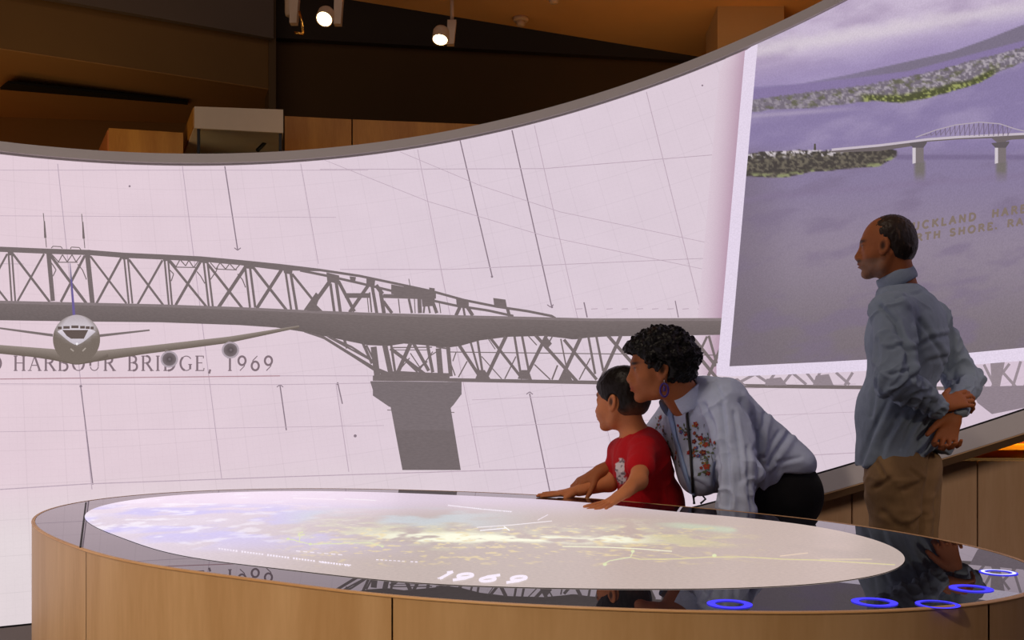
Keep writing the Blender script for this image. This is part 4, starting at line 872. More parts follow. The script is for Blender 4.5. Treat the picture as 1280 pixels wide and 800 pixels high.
M_skin = skinmat('skin'); M_cloth = clothmat('woven_cloth'); M_twill = clothmat('cotton_twill', weave=500)
M_hair = skinmat('hair', .42); M_hair.node_tree.nodes['Principled BSDF'].inputs['Subsurface Weight'].default_value = 0; M_hair.node_tree.nodes['Principled BSDF'].inputs['Specular IOR Level'].default_value = .18
def head(s, O, R, k, near=+1, jaw=1.0, nose=1.0, ear=-.002):
    """adds a head to sdf s; O origin between the eyes and ears, R basis, k size"""
    L = lambda x, y, z: O+R@(np.array((x, y, z))*k)
    E = lambda c, r, kk=.015, mode='u', RR=R: s.ell(L(*c), np.array(r)*k, RR, kk*k, mode)
    E((-.007, 0, .029), (.091, .075, .083)); E((.022, 0, -.018), (.068, .062, .080), .03)
    E((.024, 0, -.072), (.056*jaw, .050, .036), .03); E((.068, 0, -.094), (.020, .024, .017), .02)
    for sd in (-1, 1):
        E((.052, sd*.040, -.032), (.026, .020, .022), .02)
        s.cap(L(.018, sd*.046, -.082), L(-.006, sd*.060, -.035), .013*k, .013*k, .02*k)
    s.cap(L(.080, -.028, .020), L(.080, .028, .020), .010*k, .010*k, .015*k)
    for sd in (-1, 1): E((.094, sd*.031, .000), (.015, .017, .012), .012, 's')
    for sd in (-1, 1): E((.0745, sd*.031, -.001), (.0125, .014, .0125), .004)
    for sd in (-1, 1): s.cap(L(.086, sd*.020, .006), L(.080, sd*.043, .005), .0035*k, .003*k, .006*k); s.cap(L(.084, sd*.021, -.010), L(.079, sd*.042, -.009), .0028*k, .0025*k, .006*k)
    s.cap(L(.084, 0, .006), L(.104*nose, 0, -.032), .0075*k, .0105*k, .012*k)
    for sd in (-1, 1): E((.095, sd*.0125, -.039), (.011, .0075, .0075), .008)
    E((.099*nose, 0, -.040), (.010, .008, .006), .006)
    E((.080, 0, -.060), (.018, .028, .020), .02)
    E((.0935, 0, -.0585), (.0125, .021, .0055), .004); E((.0915, 0, -.0700), (.0125, .018, .0065), .004); E((.072, 0, -.100), (.018, .020, .014), .012)
    E((.106, 0, -.0640), (.014, .022, .0022), .002, 's'); E((.100, 0, -.0815), (.012, .02, .005), .006, 's')
    for sd in (-1, 1):
        c = np.array((ear, sd*.074, -.010)); t = nrm((-.25, 0, 1)); Re = R@np.stack([nrm((1, sd*-.35, .25)), nrm((.35, sd*1, 0)), t], 1)
        s.ell(L(*(c+(0, sd*.004, 0))), np.array((.0190, .0085, .033))*k, Re, .003*k); s.ell(L(*(c+(.004, sd*.013, .003))), np.array((.0115, .009, .020))*k, Re, .003*k, 's')
        s.ell(L(*(c+(.006, 0, -.024))), np.array((.008, .006, .010))*k, R, .006*k)
    return L
def hand(s, W, d, up, size=1.0, curls=(20, 20, 24, 30), spread=4, thumb=(1, 35, 20), k=.004, bend0=None, flatten=.62):
    """W wrist, d finger direction, up = back of the hand; thumb=(side, out angle, bend)"""
    d = nrm(d); up = nrm(np.array(up)-d*np.dot(up, d)); lat = np.cross(up, d); W = np.array(W, float); sz = size
    s.cap(W-d*.03*sz, W+d*.02*sz, .024*sz, .024*sz, .01, flat=(up, .72))
    s.cap(W+d*.022*sz+lat*.014*sz, W+d*.076*sz+lat*.022*sz, .017*sz, .014*sz, .012*sz, flat=(up, .75)); s.cap(W+d*.022*sz-lat*.012*sz, W+d*.072*sz-lat*.022*sz, .017*sz, .014*sz, .012*sz, flat=(up, .75)); s.cap(W+d*.02*sz, W+d*.078*sz, .019*sz, .016*sz, .012*sz, flat=(up, .75))
    L = [(.043, .026, .021), (.047, .030, .023), (.043, .028, .022), (.034, .021, .019)]
    for i in range(4):
        y = (.0285-i*.019)*sz*thumb[0]; b = W+d*(.082-.004*abs(i-1.2))*sz+lat*y; a = math.radians((1.4-i)*spread*thumb[0])
        dd = d*math.cos(a)+lat*math.sin(a); c = curls[i]; c = c if hasattr(c, '__len__') else (c*.7, c, c*.8); tot = 0; r = (.0088, .0092, .0086, .0076)[i]*sz
        for j in range(3):
            tot += math.radians(c[j]); v = dd*math.cos(tot)-up*math.sin(tot); e = b+v*L[i][j]*sz
            s.cap(b, e, r*(1-.07*j), r*(1-.07*(j+1)), k); b = e
    side = lat*thumb[0]; ta, tb_ = math.radians(thumb[1]), math.radians(thumb[2]); b = W+d*.022*sz+side*.022*sz-up*.006*sz
    v = d*math.cos(ta)+side*math.sin(ta)-up*.25; v = nrm(v); e = b+v*.042*sz; s.cap(b, e, .0155*sz, .0115*sz, .012*sz); b = e
    v = nrm(v*math.cos(tb_)+d*math.sin(tb_)-up*.15); e = b+v*.030*sz; s.cap(b, e, .0108*sz, .0098*sz, k); b = e
    v = nrm(v*math.cos(tb_)+d*math.sin(tb_)); e = b+v*.024*sz; s.cap(b, e, .0096*sz, .0080*sz, k)
def finish(name, s, lo, hi, h, m, parent, color, disp=None, rl=1):
    V, F = s.mesh(lo, hi, h)
    if rl: V = relax(V, F, rl, .4)
    if disp is not None: V = V+vnormals(V, F)*disp(V)[:, None]
    o = fastmesh(name, V, F, m, parent); c = color(V, vnormals(V, F)) if callable(color) else np.tile(np.array(color, float), (len(V), 1))
    setcol(o, c); return o, V
def bounds(pts, m): a = np.array([tuple(p) for p in pts]); return a.min(0)-m, a.max(0)+m
def fold(V, a, b, amp, n, s, w=.35):
    """creases running round the limb a-b"""
    a, b = np.array(a), np.array(b); ax = nrm(b-a); t = (V-a)@ax; L = np.linalg.norm(b-a); q = V-a-t[:, None]*ax; r = np.linalg.norm(q, axis=1)
    e1 = nrm(np.cross(ax, (.3, .9, .2))); e2 = np.cross(ax, e1); th = np.arctan2(q@e2, q@e1); ph = t/L*n*6.28+1.6*np.sin(th+s)+2.2*n3(V*14, s)
    qq = np.c_[t/L*n*1.5+.5*np.sin(th+s), np.cos(th)*1.1+s*3.1, np.sin(th)*1.1]
    g1 = f3(qq*.8, s, 2); rid = np.clip(1-np.abs(2*g1-1)*3.2, 0, 1)
    return amp*.85*(rid**1.5-.25)*np.exp(-((t/L-.5)/(.5+w))**4)*sst(.16, .10, r)
def N(*a): return np.array(P(*a))
def creases(V, lines, zmax):
    x, y = px_of(V); d = np.zeros(len(V)); side = V[:, 1] < zmax
    for pts, amp, w in lines:
        best = np.full(len(V), 1e9); sg = np.zeros(len(V))
        for (x0, y0), (x1, y1) in zip(pts[:-1], pts[1:]):
            L = math.hypot(x1-x0, y1-y0); ux, uy = (x1-x0)/L, (y1-y0)/L; t = np.clip((x-x0)*ux+(y-y0)*uy, 0, L)
            dd = np.hypot(x-x0-t*ux, y-y0-t*uy); s_ = (x-x0)*uy-(y-y0)*ux; m = dd < best; best = np.where(m, dd, best); sg = np.where(m, s_, sg)
        d += amp*(-np.exp(-(best/w)**2)+.55*np.exp(-((sg-w*2)/(w*1.3))**2)*np.exp(-(np.maximum(best-np.abs(sg), 0)/w)**2)*(best < w*7))
    return d*side
def skincol(base, ear=-.002, L=None, lip=None, brow=None, k=1, stub=None, R=None, O=None):
    base = np.array(base, float)
    def c(V, Nn):
        q = ((V-O)@R)/k; r = np.tile(base, (len(V), 1)); r = r*(1+.10*(f3(V*30, 5)[:, None]-.5))
        hd = (np.abs(q) < .14).all(1)
        L_ear = hd*np.exp(-(((q[:, 0]-ear-.004)/.008)**2+((np.abs(q[:, 1])-.078)/.012)**2+((q[:, 2]+.007)/.014)**2)); r = lerp(r, base*.30, np.clip(L_ear*1.1, 0, .8))  # shade of the ear hollow put into the skin colour
        def blob(cx, cy, cz, rx, ry, rz): return hd*np.exp(-(((q[:, 0]-cx)/rx)**2+((np.abs(q[:, 1])-cy)/ry)**2+((q[:, 2]-cz)/rz)**2))
        r = lerp(r, base*np.array((.86, .62, .60)), np.clip(blob(.096, 0, -.064, .014, .020, .009)*1.2, 0, .85))
        r = lerp(r, brow, np.clip(blob(.088, .030, .0195, .02, .017, .0045)*1.5, 0, .9))
        eye = blob(.086, .031, -.001, .008, .012, .0055); r = lerp(r, (150, 128, 116), np.clip(eye*2-.6, 0, .8)); r = lerp(r, (25, 16, 12), np.clip(blob(.088, .030, -.001, .006, .0045, .0055)*2.5-.6, 0, 1))
        r = lerp(r, brow, np.clip(blob(.087, .031, .0055, .01, .014, .0022)*1.2, 0, .8))
        if stub is not None:
            st = hd*(sst(-.042, -.054, q[:, 2])*sst(-.005, .03, q[:, 0])); st = st*(1-np.clip(blob(.096, 0, -.064, .02, .016, .006)*1.4, 0, 1)); r = lerp(r, stub, np.clip(st*.55*(.6+.8*f3(V*260, 3)), 0, 1))
            r = lerp(r, (52, 42, 38), np.clip(blob(.095, .006, -.050, .014, .020, .0055)*1.1, 0, .8))
        return r
    return c

# ================================================================== the standing man
manO = N(1109, 308, 3.40); mf = nrm((-.945, .34, -.02)); mR = basis(mf, (0, 0, 1)); mk = .935
man = thing('person', 'man in grey blue shirt and khaki trousers, hands clasped behind back', 'person', (manO[0], 3.4, 0))
tf = nrm((-.93, .37, 0)); tR = basis(tf, (0, 0, 1)); tl = tR[:, 1]; Zu = np.array((0, 0, 1.))
chest = N(1136, 425, 3.43); belly = N(1124, 508, 3.41); pelv = N(1128, 580, 3.42); nb_ = N(1122, 358, 3.42)
shN = N(1116, 392, 3.25); elN = N(1119, 476, 3.13); wrN = N(1174, 508, 3.21)
shF = N(1160, 403, 3.58); elF = N(1205, 478, 3.60); wrF = N(1193, 514, 3.27)
hipN = N(1122, 606, 3.34); hipF = N(1136, 604, 3.50); floorz = .08
knN = np.array((N(1129, 690, 3.35)[0], 3.35, .50)); anN = np.array((N(1134, 690, 3.38)[0], 3.38, .09)); knF = np.array((N(1138, 690, 3.52)[0], 3.52, .50)); anF = np.array((N(1142, 690, 3.56)[0], 3.56, .09))
s = Sdf(); L = head(s, manO, mR, mk, jaw=1.02, nose=1.0, ear=.012)
s.cap(L(-.026, 0, -.05), nb_+(.008, 0, -.02), .050, .060, .02)
s.ell(chest, (.115, .165, .16), tR, .05); s.ell(belly, (.108, .142, .15), tR, .06); s.ell(pelv+(0, 0, .0), (.090, .125, .11), tR, .06)
s.cap(shN+tl*-.03, shF+tl*.03, .055, .055, .05)
for a, e, w_ in ((shN, elN, wrN), (shF, elF, wrF)): s.cap(a, e, .048, .038, .02); s.cap(e, w_, .038, .026, .02)
for a, k_, n_ in ((hipN, knN, anN), (hipF, knF, anF)): s.cap(a, k_, .085, .055, .04); s.cap(k_, n_, .055, .036, .03); s.cap(n_+(0, 0, -.05), n_+tf*.16+(0, 0, -.06), .034, .028, .02)
# left hand closes on the other forearm, right hand hangs half closed
hand(s, wrN+nrm((.9, .1, .25))*.012, (.93, .22, .26), (-.15, -.75, .6), .92, ((10, 28, 20), (12, 34, 26), (16, 40, 30), (20, 44, 32)), 3, (1, 42, 12))
hand(s, wrF+np.array((-.004, -.006, -.010)), (-.36, -.12, -.92), (.10, .99, -.10), 1.0, ((20, 48, 30), (24, 54, 32), (30, 58, 34), (36, 60, 36)), 7, (1, 34, 10))
lo, hi = bounds([L(.13, 0, .13), L(-.13, .1, 0), anN, anF, elF, elN, wrF, shN, shF], .12)
lo[2] = 0
mcol = skincol((150, 88, 50), ear=.012, brow=(60, 46, 40), k=mk, R=mR, O=manO, stub=(128, 112, 104))
body, V = finish('body', s, lo, hi, .0045, M_skin, man, mcol)
# hair: receding, short at the sides
s = Sdf(); s.ell(L(-.013, 0, .030), np.array((.0885, .0790, .0855))*mk, mR, .01); s.ell(L(-.040, 0, -.012), np.array((.059, .072, .062))*mk, mR, .03)
s.ell(L(.143, 0, -.012), np.array((.076, .11, .086))*mk, mR, .014, 's'); s.ell(L(.040, 0, -.074), np.array((.060, .12, .066))*mk, mR, .010, 's'); s.ell(L(.010, .083, -.012), np.array((.023, .02, .034))*mk, mR, .006, 's'); s.ell(L(.010, -.083, -.012), np.array((.023, .02, .034))*mk, mR, .006, 's')
s.ell(L(-.09, 0, -.115), np.array((.12, .12, .055))*mk, mR, .01, 's')
hr, V = finish('hair', s, L(0, 0, 0)-.14, L(0, 0, 0)+.14, .0035, M_hair, man, lambda V, n: lerp((34, 26, 22), (112, 84, 62), np.clip(sst(.02, .10, ((V-manO)@mR)[:, 2]/mk)*.30+.5*sst(.58, .8, f3(V*np.array((140, 140, 50)), 4)), 0, 1)), lambda V: .0055*(f3(V*np.array((190, 190, 70)), 7)-.5)-.001)
# trousers
s = Sdf(); s.ell(pelv+(0, 0, -.015), (.120, .158, .12), tR, .03)
for a, k_, n_ in ((hipN, knN, anN), (hipF, knF, anF)): s.cap(a+(0, 0, .02), k_, .108, .078, .03); s.cap(k_, n_+(0, 0, -.02), .078, .066, .02)
s.add(lambda p: p[..., 2]-(CAMH-.17), .004, 'i')
def dm(V): return creases(V, [([(1097, 578), (1106, 594)], .008, 2.2), ([(1138, 588), (1152, 600)], .006, 2.2), ([(1166, 572), (1160, 610), (1152, 670)], .016, 4), ([(1130, 612), (1150, 604)], .006, 3), ([(1095, 610), (1112, 600)], .005, 3), ([(1140, 655), (1158, 645)], .008, 3), ([(1104, 640), (1120, 655)], .005, 4)], 3.42)+fold(V, hipN, knN, .007, 4, 3)+.010*(f3(V*np.array((9, 9, 16)), 11)-.5)+.006*(np.abs(f3(V*np.array((7, 7, 11)), 19)-.5))
tr, V = finish('trousers', s, np.array((lo[0], 3.1, .05)), np.array((hi[0], 3.8, 1.0)), .006, M_twill, man, lambda V, n: np.array((132, 104, 72.))*(.94+.12*f3(V*8, 2)[:, None]), dm)
for a_, nm in ((anN, 'shoe'), (anF, 'shoe')):
    s = Sdf(); s.cap(a_+(0, 0, -.045)-tf*.03, a_+tf*.17+(0, 0, -.055), .044, .036, .02, flat=((0, 0, 1), .8)); s.cap(a_+(0, 0, -.03), a_+(0, 0, .01), .045, .044, .02); s.add(lambda p: -p[..., 2]+.002, .002, 'i')
    finish(nm, s, a_-.24, a_+.24, .007, M_twill, man, (48, 38, 32))
# shirt
s = Sdf(); s.ell(chest+tf*.006+(0, 0, .0), (.138, .182, .175), tR, .04); s.cap(shN+tl*-.035+(0, 0, .006), shF+tl*.035+(0, 0, .006), .067, .067, .05); s.ell(N(1132, 384, 3.44), (.085, .13, .06), tR, .04); s.ell(N(1123, 368, 3.425), (.076, .098, .052), tR, .03)
s.ell(belly+tf*.008, (.126, .168, .175), tR, .06); s.cap(N(1120, 520, 3.41), N(1118, 600, 3.41), .138, .152, .04, flat=(tf, .86)); s.ell(N(1160, 550, 3.42), (.085, .13, .09), tR, .05)
s.cap(shN, elN+(0, 0, .01), .070, .064, .03); s.cap(elN, wrN-(wrN-elN)*.06, .060, .040, .028)
s.cap(shF, elF+(0, 0, .01), .070, .060, .03); s.cap(elF, wrF-(wrF-elF)*.02, .058, .038, .028)
# cuffs
for e, w_ in ((elN, wrN), (elF, wrF)): d = nrm(w_-e); s.cap(w_-d*.055, w_-d*.008, .0385, .0385, .006)
# hem: front tail low, back higher
h0 = N(1072, 591, 3.3); h1 = N(1104, 578, 3.3); h2 = N(1170, 566, 3.3); h3_ = N(1196, 571, 3.3)
def hem(p):
    zx = np.interp(p[..., 0], [h0[0]-.1, h0[0], h1[0], h2[0]-.08, h2[0], h3_[0]], [h0[2]-.01, h0[2]-.004, h1[2], h1[2]+.008, h2[2]+.012, h3_[2]+.0])
    return (zx-p[..., 2]).astype(f32)
s.add(hem, .006, 'i')
# neck opening
s.cap(L(-.028, 0, -.03), nb_+(-.006, 0, .0), .050, .054, .006, 's')
MAN_CR = [([(1101, 384), (1120, 402), (1135, 440), (1140, 466)], .012, 3.2), ([(1110, 436), (1128, 431), (1138, 440)], .008, 2.6), ([(1113, 468), (1136, 462)], .006, 2.4), ([(1118, 492), (1134, 480), (1146, 470)], .008, 2.4), ([(1132, 508), (1146, 492)], .008, 2.3), ([(1146, 516), (1156, 500)], .008, 2.2), ([(1158, 520), (1166, 505)], .007, 2.0),
          ([(1144, 436), (1164, 424), (1186, 420)], .007, 3), ([(1142, 470), (1162, 452), (1182, 447)], .007, 3.4), ([(1150, 400), (1176, 440), (1184, 470)], .006, 3), ([(1120, 372), (1150, 366)], .004, 2), ([(1110, 500), (1090, 540), (1076, 580)], .010, 3.6), ([(1124, 520), (1106, 550), (1096, 580)], .009, 3.4), ([(1165, 528), (1154, 550), (1146, 570)], .012, 3), ([(1142, 530), (1128, 560)], .008, 3.2), ([(1096, 470), (1088, 520)], .006, 3), ([(1212, 440), (1196, 462)], .007, 2.4), ([(1222, 474), (1200, 486)], .008, 2.6), ([(1221, 496), (1204, 500)], .007, 2.2)]
def ds(V):
    return (fold(V, shN, elN, .010, 3.2, 1)+fold(V, elN, wrN, .013, 4.2, 5)+fold(V, shF, elF, .012, 3.4, 2)+fold(V, elF, wrF, .012, 3, 8)
            +.014*(np.abs(f3(V*np.array((6, 6, 4.))+3, 23)-.5)*2-.25)*sst(CAMH+.30, CAMH+.05, V[:, 2])+.012*(f3(V*np.array((11, 11, 9.)), 31)-.5)+.007*(np.abs(f3(V*np.array((16, 16, 7.)), 37)-.5)*2-.4)
            +creases(V, MAN_CR, 3.42))
lo2 = np.array((N(1040, 400, 3.2)[0], 2.95, CAMH-.30)); hi2 = np.array((N(1260, 400, 3.6)[0], 3.85, CAMH+.52))
shirt, V = finish('shirt', s, lo2, hi2, .0045, M_cloth, man, lambda V, n: np.array((128, 142, 160.))*(.93+.14*f3(V*7, 3)[:, None]), ds)
# collar band and shoulder seam
cb = [nb_+R_ for R_ in []]
def ringtube(name, c, ax, fw, r1, r2, r, m, parent, col, a0=0, a1=360, n=40, hgt=0, sq=.5):
    ax = nrm(ax); f = nrm(np.array(fw)-ax*np.dot(fw, ax)); l = np.cross(ax, f); V, F = [], []
    ks = 12; an = np.radians(np.linspace(a0, a1, n))
    for a in an:
        cc = np.array(c)+f*r1*math.cos(a)+l*r2*math.sin(a); o_ = nrm(f*r2*math.cos(a)+l*r1*math.sin(a))
        for j in range(ks):
            t = 2*math.pi*j/ks; V.append(cc+o_*r*math.cos(t)*sq+ax*(r*math.sin(t)*(1+hgt)))
    for i in range(n-1):
        for j in range(ks): F.append((i*ks+j, i*ks+(j+1) % ks, (i+1)*ks+(j+1) % ks, (i+1)*ks+j))
    o = fastmesh(name, np.array(V), np.array(F), m, parent); setcol(o, np.tile(np.array(col, float), (len(V), 1))); return o
ringtube('collar', N(1121, 348, 3.412), (-.46, .06, .88), tf, .060, .063, .025, M_cloth, man, (134, 148, 166), 0, 360, 48, .05, .26)

# ================================================================== the boy
boyO = N(777, 500, 3.10); bf = nrm((-.83, .56, -.03)); bR = basis(bf, (0, 0, 1)); bk = .83
boy = thing('person', 'young boy in red t-shirt leaning both hands on the map table', 'person', (N(812, 600, 3.1)[0], 3.1, 0))
btf = nrm((-.88, .46, 0)); btR = basis(btf, (-.12, 0, 1)); bl_ = btR[:, 1]
bnb = N(796, 549, 3.10); bch = N(802, 578, 3.09); bbe = N(812, 622, 3.12); bpe = N(822, 668, 3.14)
bsN = N(804, 562, 3.005); beN = N(798, 601, 2.875); bwN = N(782, 615, 2.81)
bsF = N(779, 563, 3.17); beF = N(762, 604, 3.14); bwF = N(724, 613, 3.105)
bhN = N(818, 680, 3.08); bhF = N(822, 680, 3.21)
pz = lambda x, y, z: np.array((x, y, z)); bkN = pz(bhN[0]-.02, 3.09, .36); bkF = pz(bhF[0]-.02, 3.21, .36); baN = pz(bhN[0]+.02, 3.12, .06); baF = pz(bhF[0]+.02, 3.24, .06)
s = Sdf(); L = head(s, boyO, bR, bk, nose=.955, jaw=.94); s.ell(L(.050, 0, -.045), np.array((.040, .050, .034))*bk, bR, .02)
s.cap(L(-.028, 0, -.05), bnb+(.0, 0, -.01), .037, .040, .02)
s.ell(bch, (.078, .108, .10), btR, .04); s.ell(bbe, (.072, .098, .10), btR, .04); s.ell(bpe, (.078, .10, .08), btR, .04); s.cap(bsN-bl_*.02, bsF+bl_*.02, .034, .034, .03)
for a, e, w_ in ((bsN, beN, bwN), (bsF, beF, bwF)): s.cap(a, e, .031, .025, .014); s.cap(e, w_, .026, .018, .014)
for a, k_, n_ in ((bhN, bkN, baN), (bhF, bkF, baF)): s.cap(a, k_, .058, .040, .03); s.cap(k_, n_, .040, .026, .02); s.cap(n_+(0, 0, -.03), n_+btf*.11+(0, 0, -.04), .024, .020, .02)
tableup = (0, 0, 1)
hand(s, bwN+np.array((-.004, -.004, -.002)), (-.74, -.50, -.40), (-.36, -.24, .90), .72, ((-10, -4, 2), (-8, -4, 2), (-8, -4, 2), (-8, -3, 2)), 12, (-1, 44, 10), k=.0015)
hand(s, bwF+np.array((-.010, -.004, -.002)), (-.985, -.10, -.12), (0, -.12, 1), .68, ((-2, -2, 2), (-2, -2, 2), (-2, 0, 2), (-2, 0, 2)), 5, (1, 34, 8), k=.002)
lo, hi = bounds([L(0, 0, .11), bwF+(-.14, 0, 0), bpe, bwN, baF, baN, bhF+(.05, .1, 0)], .10); lo[2] = 0
bcol = skincol((196, 124, 80), brow=(58, 38, 28), k=bk, R=bR, O=boyO)
bodyb, V = finish('body', s, lo, hi, .0034, M_skin, boy, bcol)
s = Sdf(); s.ell(L(-.010, 0, .038), np.array((.108, .086, .092))*bk, bR, .01); s.ell(L(-.035, 0, -.015), np.array((.075, .079, .060))*bk, bR, .03)
s.ell(L(.110, 0, -.022), np.array((.074, .11, .070))*bk, bR, .010, 's'); s.ell(L(.040, 0, -.070), np.array((.064, .12, .062))*bk, bR, .010, 's')
for sd in (-1, 1): s.ell(L(-.004, sd*.086, -.010), np.array((.025, .022, .032))*bk, bR, .006, 's')
s.ell(L(-.06, 0, -.115), np.array((.12, .12, .050))*bk, bR, .01, 's')
hq = lambda V: ((V-boyO)@bR)/bk
finish('hair', s, L(0, 0, 0)-.13, L(0, 0, 0)+.13, .003, M_hair, boy, lambda V, n: lerp((22, 15, 12), (84, 56, 42), sst(.015, -.05, hq(V)[:, 2]+.1*(f3(V*30, 4)-.5))), lambda V: .0035*(f3(V*np.array((150, 150, 70)), 9)-.5)-.0045*sst(.03, -.03, hq(V)[:, 2]))
# shorts and shirt
s = Sdf(); s.ell(bpe+(0, 0, -.01), (.088, .112, .09), btR, .03)
for a, k_ in ((bhN, bkN), (bhF, bkF)): s.cap(a, k_+(0, 0, .04), .072, .064, .03)
s.add(lambda p: .34-p[..., 2], .004, 'i')
finish('shorts', s, lo, np.array((hi[0], hi[1], 1.1)), .007, M_twill, boy, (52, 56, 74))
for a_ in (baN, baF):
    s = Sdf(); s.cap(a_+(0, 0, -.028)-btf*.02, a_+btf*.12+(0, 0, -.034), .034, .028, .02); s.add(lambda p: -p[..., 2]+.002, .002, 'i'); finish('shoe', s, a_-.18, a_+.18, .007, M_twill, boy, (60, 60, 66))
s = Sdf(); s.ell(bch+(0, 0, .0), (.088, .112, .108), btR, .03); s.cap(bsN-bl_*.028, bsF+bl_*.028, .042, .042, .03); s.ell(bbe, (.090, .112, .11), btR, .04); s.ell(N(816, 640, 3.12), (.100, .118, .10), btR, .04); s.cap(bnb+(.012, 0, -.02), bch, .055, .08, .03)
s.cap(bsN, bsN+(beN-bsN)*.52, .041, .043, .02); s.cap(bsF, bsF+(beF-bsF)*.5, .041, .043, .02)
for a, e in ((bsN, beN), (bsF, beF)):
    d = nrm(e-a).astype(f32); c = (a+(e-a)*.50).astype(f32)
    s.add(lambda p, d=d, c=c, a=a.astype(f32): np.maximum(np.maximum((c-p)@d, np.linalg.norm(p-c-np.multiply.outer(((p-c)@d), d), axis=-1)-.062), ((p-c)@d)-.09)*-1 if False else 9.+0*p[..., 0], .003, 'u')
s.add(lambda p: CAMH-.40-p[..., 2], .004, 'i'); s.cap(L(-.028, 0, -.06), bnb+(-.004, 0, -.012), .040, .046, .006, 's')
def bcolr(V, n):
    x, y = px_of(V); c = np.array((186, 14, 26.))*(.94+.12*f3(V*9, 2)[:, None])
    u = (x-775)/7.5; v = (y-592)/19; front = (V[:, 1] < 3.17)*(n[:, 1] < .25)
    bl = (f3(np.c_[x/7., y/8., x*0], 12)-.5)*1.1; m = sst(1.0, .86, np.sqrt(u**2+v**2)+bl)*front
    c = lerp(c, (226, 214, 214), m); c = lerp(c, (96, 84, 92), m*sst(.56, .66, f3(np.c_[x/3.2, y/2.6, x*0], 14))*.8)
    return c
finish('t_shirt', s, bch-.32, bch+np.array((.34, .34, .22)), .0035, M_cloth, boy, bcolr, lambda V: .008*(f3(V*np.array((14, 14, 11.)), 6)-.5)+.008*(np.abs(f3(V*np.array((12, 12, 6.)), 16)-.5)*2-.4)+fold(V, bch, bpe, .006, 3, 4))
ringtube('neckband', bnb+np.array((-.004, 0, -.004)), (-.30, .05, .95), btf, .042, .047, .008, M_cloth, boy, (176, 12, 24), 0, 360, 40, 0, .45)

# ================================================================== the woman
womO = N(823, 459, 2.97); wf = nrm((-.985, -.02, -.09)); wR = basis(wf, (0, 0, 1)); wk = .87
wom = thing('person', 'woman with curly dark hair in embroidered pale blue shirt bending forward', 'person', (N(985, 600, 3.1)[0], 3.1, 0))
wnb = N(864, 503, 3.06); wch = N(890, 533, 3.10); wab = N(922, 566, 3.12); wpe = N(966, 618, 3.14)
wax = nrm(wnb-wpe); wtf = nrm((-.62, -.52, -.60)); wtR = basis(wtf, wax); wtR = np.stack([wtR[:, 0], wtR[:, 1], wtR[:, 2]], 1); wl = wtR[:, 1]
wsN = N(909, 503, 2.95); weN = N(924, 590, 2.86); wwN = N(916, 668, 2.83)
wsF = N(846, 520, 3.24); weF = N(800, 572, 3.25); wwF = N(750, 590, 3.145)
whN = N(970, 632, 3.07); whF = N(968, 632, 3.22)
wkN = pz(whN[0]-.03, 3.06, .46); wkF = pz(whF[0]-.03, 3.22, .46); waN = pz(whN[0]+.03, 3.12, .08); waF = pz(whF[0]+.03, 3.26, .08)
s = Sdf(); L = head(s, womO, wR, wk, nose=.99, jaw=1.0)
s.cap(L(-.034, 0, -.045), wnb+(-.004, 0, -.01), .050, .058, .02)
s.ell(wch, (.098, .145, .11), wtR, .05); s.ell(wab, (.098, .13, .11), wtR, .05); s.ell(wpe, (.098, .14, .11), wtR, .05); s.cap(wsN-wl*.03, wsF+wl*.03, .045, .045, .04)
for a, e, w_ in ((wsN, weN, wwN), (wsF, weF, wwF)): s.cap(a, e, .040, .034, .015); s.cap(e, w_, .034, .024, .02)
for a, k_, n_ in ((whN, wkN, waN), (whF, wkF, waF)): s.cap(a, k_, .080, .058, .04); s.cap(k_, n_, .056, .034, .03); s.cap(n_+(0, 0, -.04), n_+np.array((-.15, 0, -.05)), .030, .025, .02)
hand(s, wwF+np.array((-.006, -.002, -.002)), (-.88, -.16, -.44), (-.40, -.30, .86), .84, ((4, 6, 6), (10, 18, 14), (20, 34, 20), (26, 40, 24)), 9, (1, 46, 14), k=.003)
hand(s, wwN, (-.1, 0, -1), (.3, -1, 0), .86, (12, 14, 16, 18), 4, (1, 30, 16))
lo, hi = bounds([L(0, 0, .11), wwF+(-.15, 0, 0), wpe+(.12, .1, 0), wwN, waF, waN, weF, wsF], .10); lo[2] = 0
wcol = skincol((158, 94, 56), brow=(36, 24, 20), k=wk, R=wR, O=womO)
bodyw, V = finish('body', s, lo, hi, .0040, M_skin, wom, wcol)
# curly hair
s = Sdf(); s.ell(L(-.014, 0, .048), np.array((.112, .098, .092))*wk, wR, .02); s.ell(L(-.062, 0, .008), np.array((.078, .092, .082))*wk, wR, .03); s.ell(L(.070, 0, .070), np.array((.046, .060, .034))*wk, wR, .02); s.ell(L(-.020, .050, -.010), np.array((.040, .040, .050))*wk, wR, .02) ; s.ell(L(-.020, -.050, -.010), np.array((.040, .040, .050))*wk, wR, .02)
rg = np.random.RandomState(5)
for i in range(150):
    v = nrm(rg.normal(size=3)+np.array((-.25, 0, .35))); c = np.array((-.022, 0, .036))+v*np.array((.118, .100, .096)); 
    if c[0] > .045 and c[2] < .055: continue
    if c[2] < -.055 or (c[0] > .01 and c[2] < .0): continue
    r = .010+.009*rg.rand(); s.ell(L(*c), np.array((r, r, r*.8))*wk, None, .010)
s.ell(L(.112, 0, -.004), np.array((.072, .12, .062))*wk, wR, .008, 's'); s.ell(L(.038, 0, -.068), np.array((.055, .13, .062))*wk, wR, .008, 's')
for sd in (-1, 1): s.ell(L(-.004, sd*.088, -.022), np.array((.018, .026, .026))*wk, wR, .006, 's')
s.ell(L(-.075, 0, -.125), np.array((.13, .12, .058))*wk, wR, .008, 's')
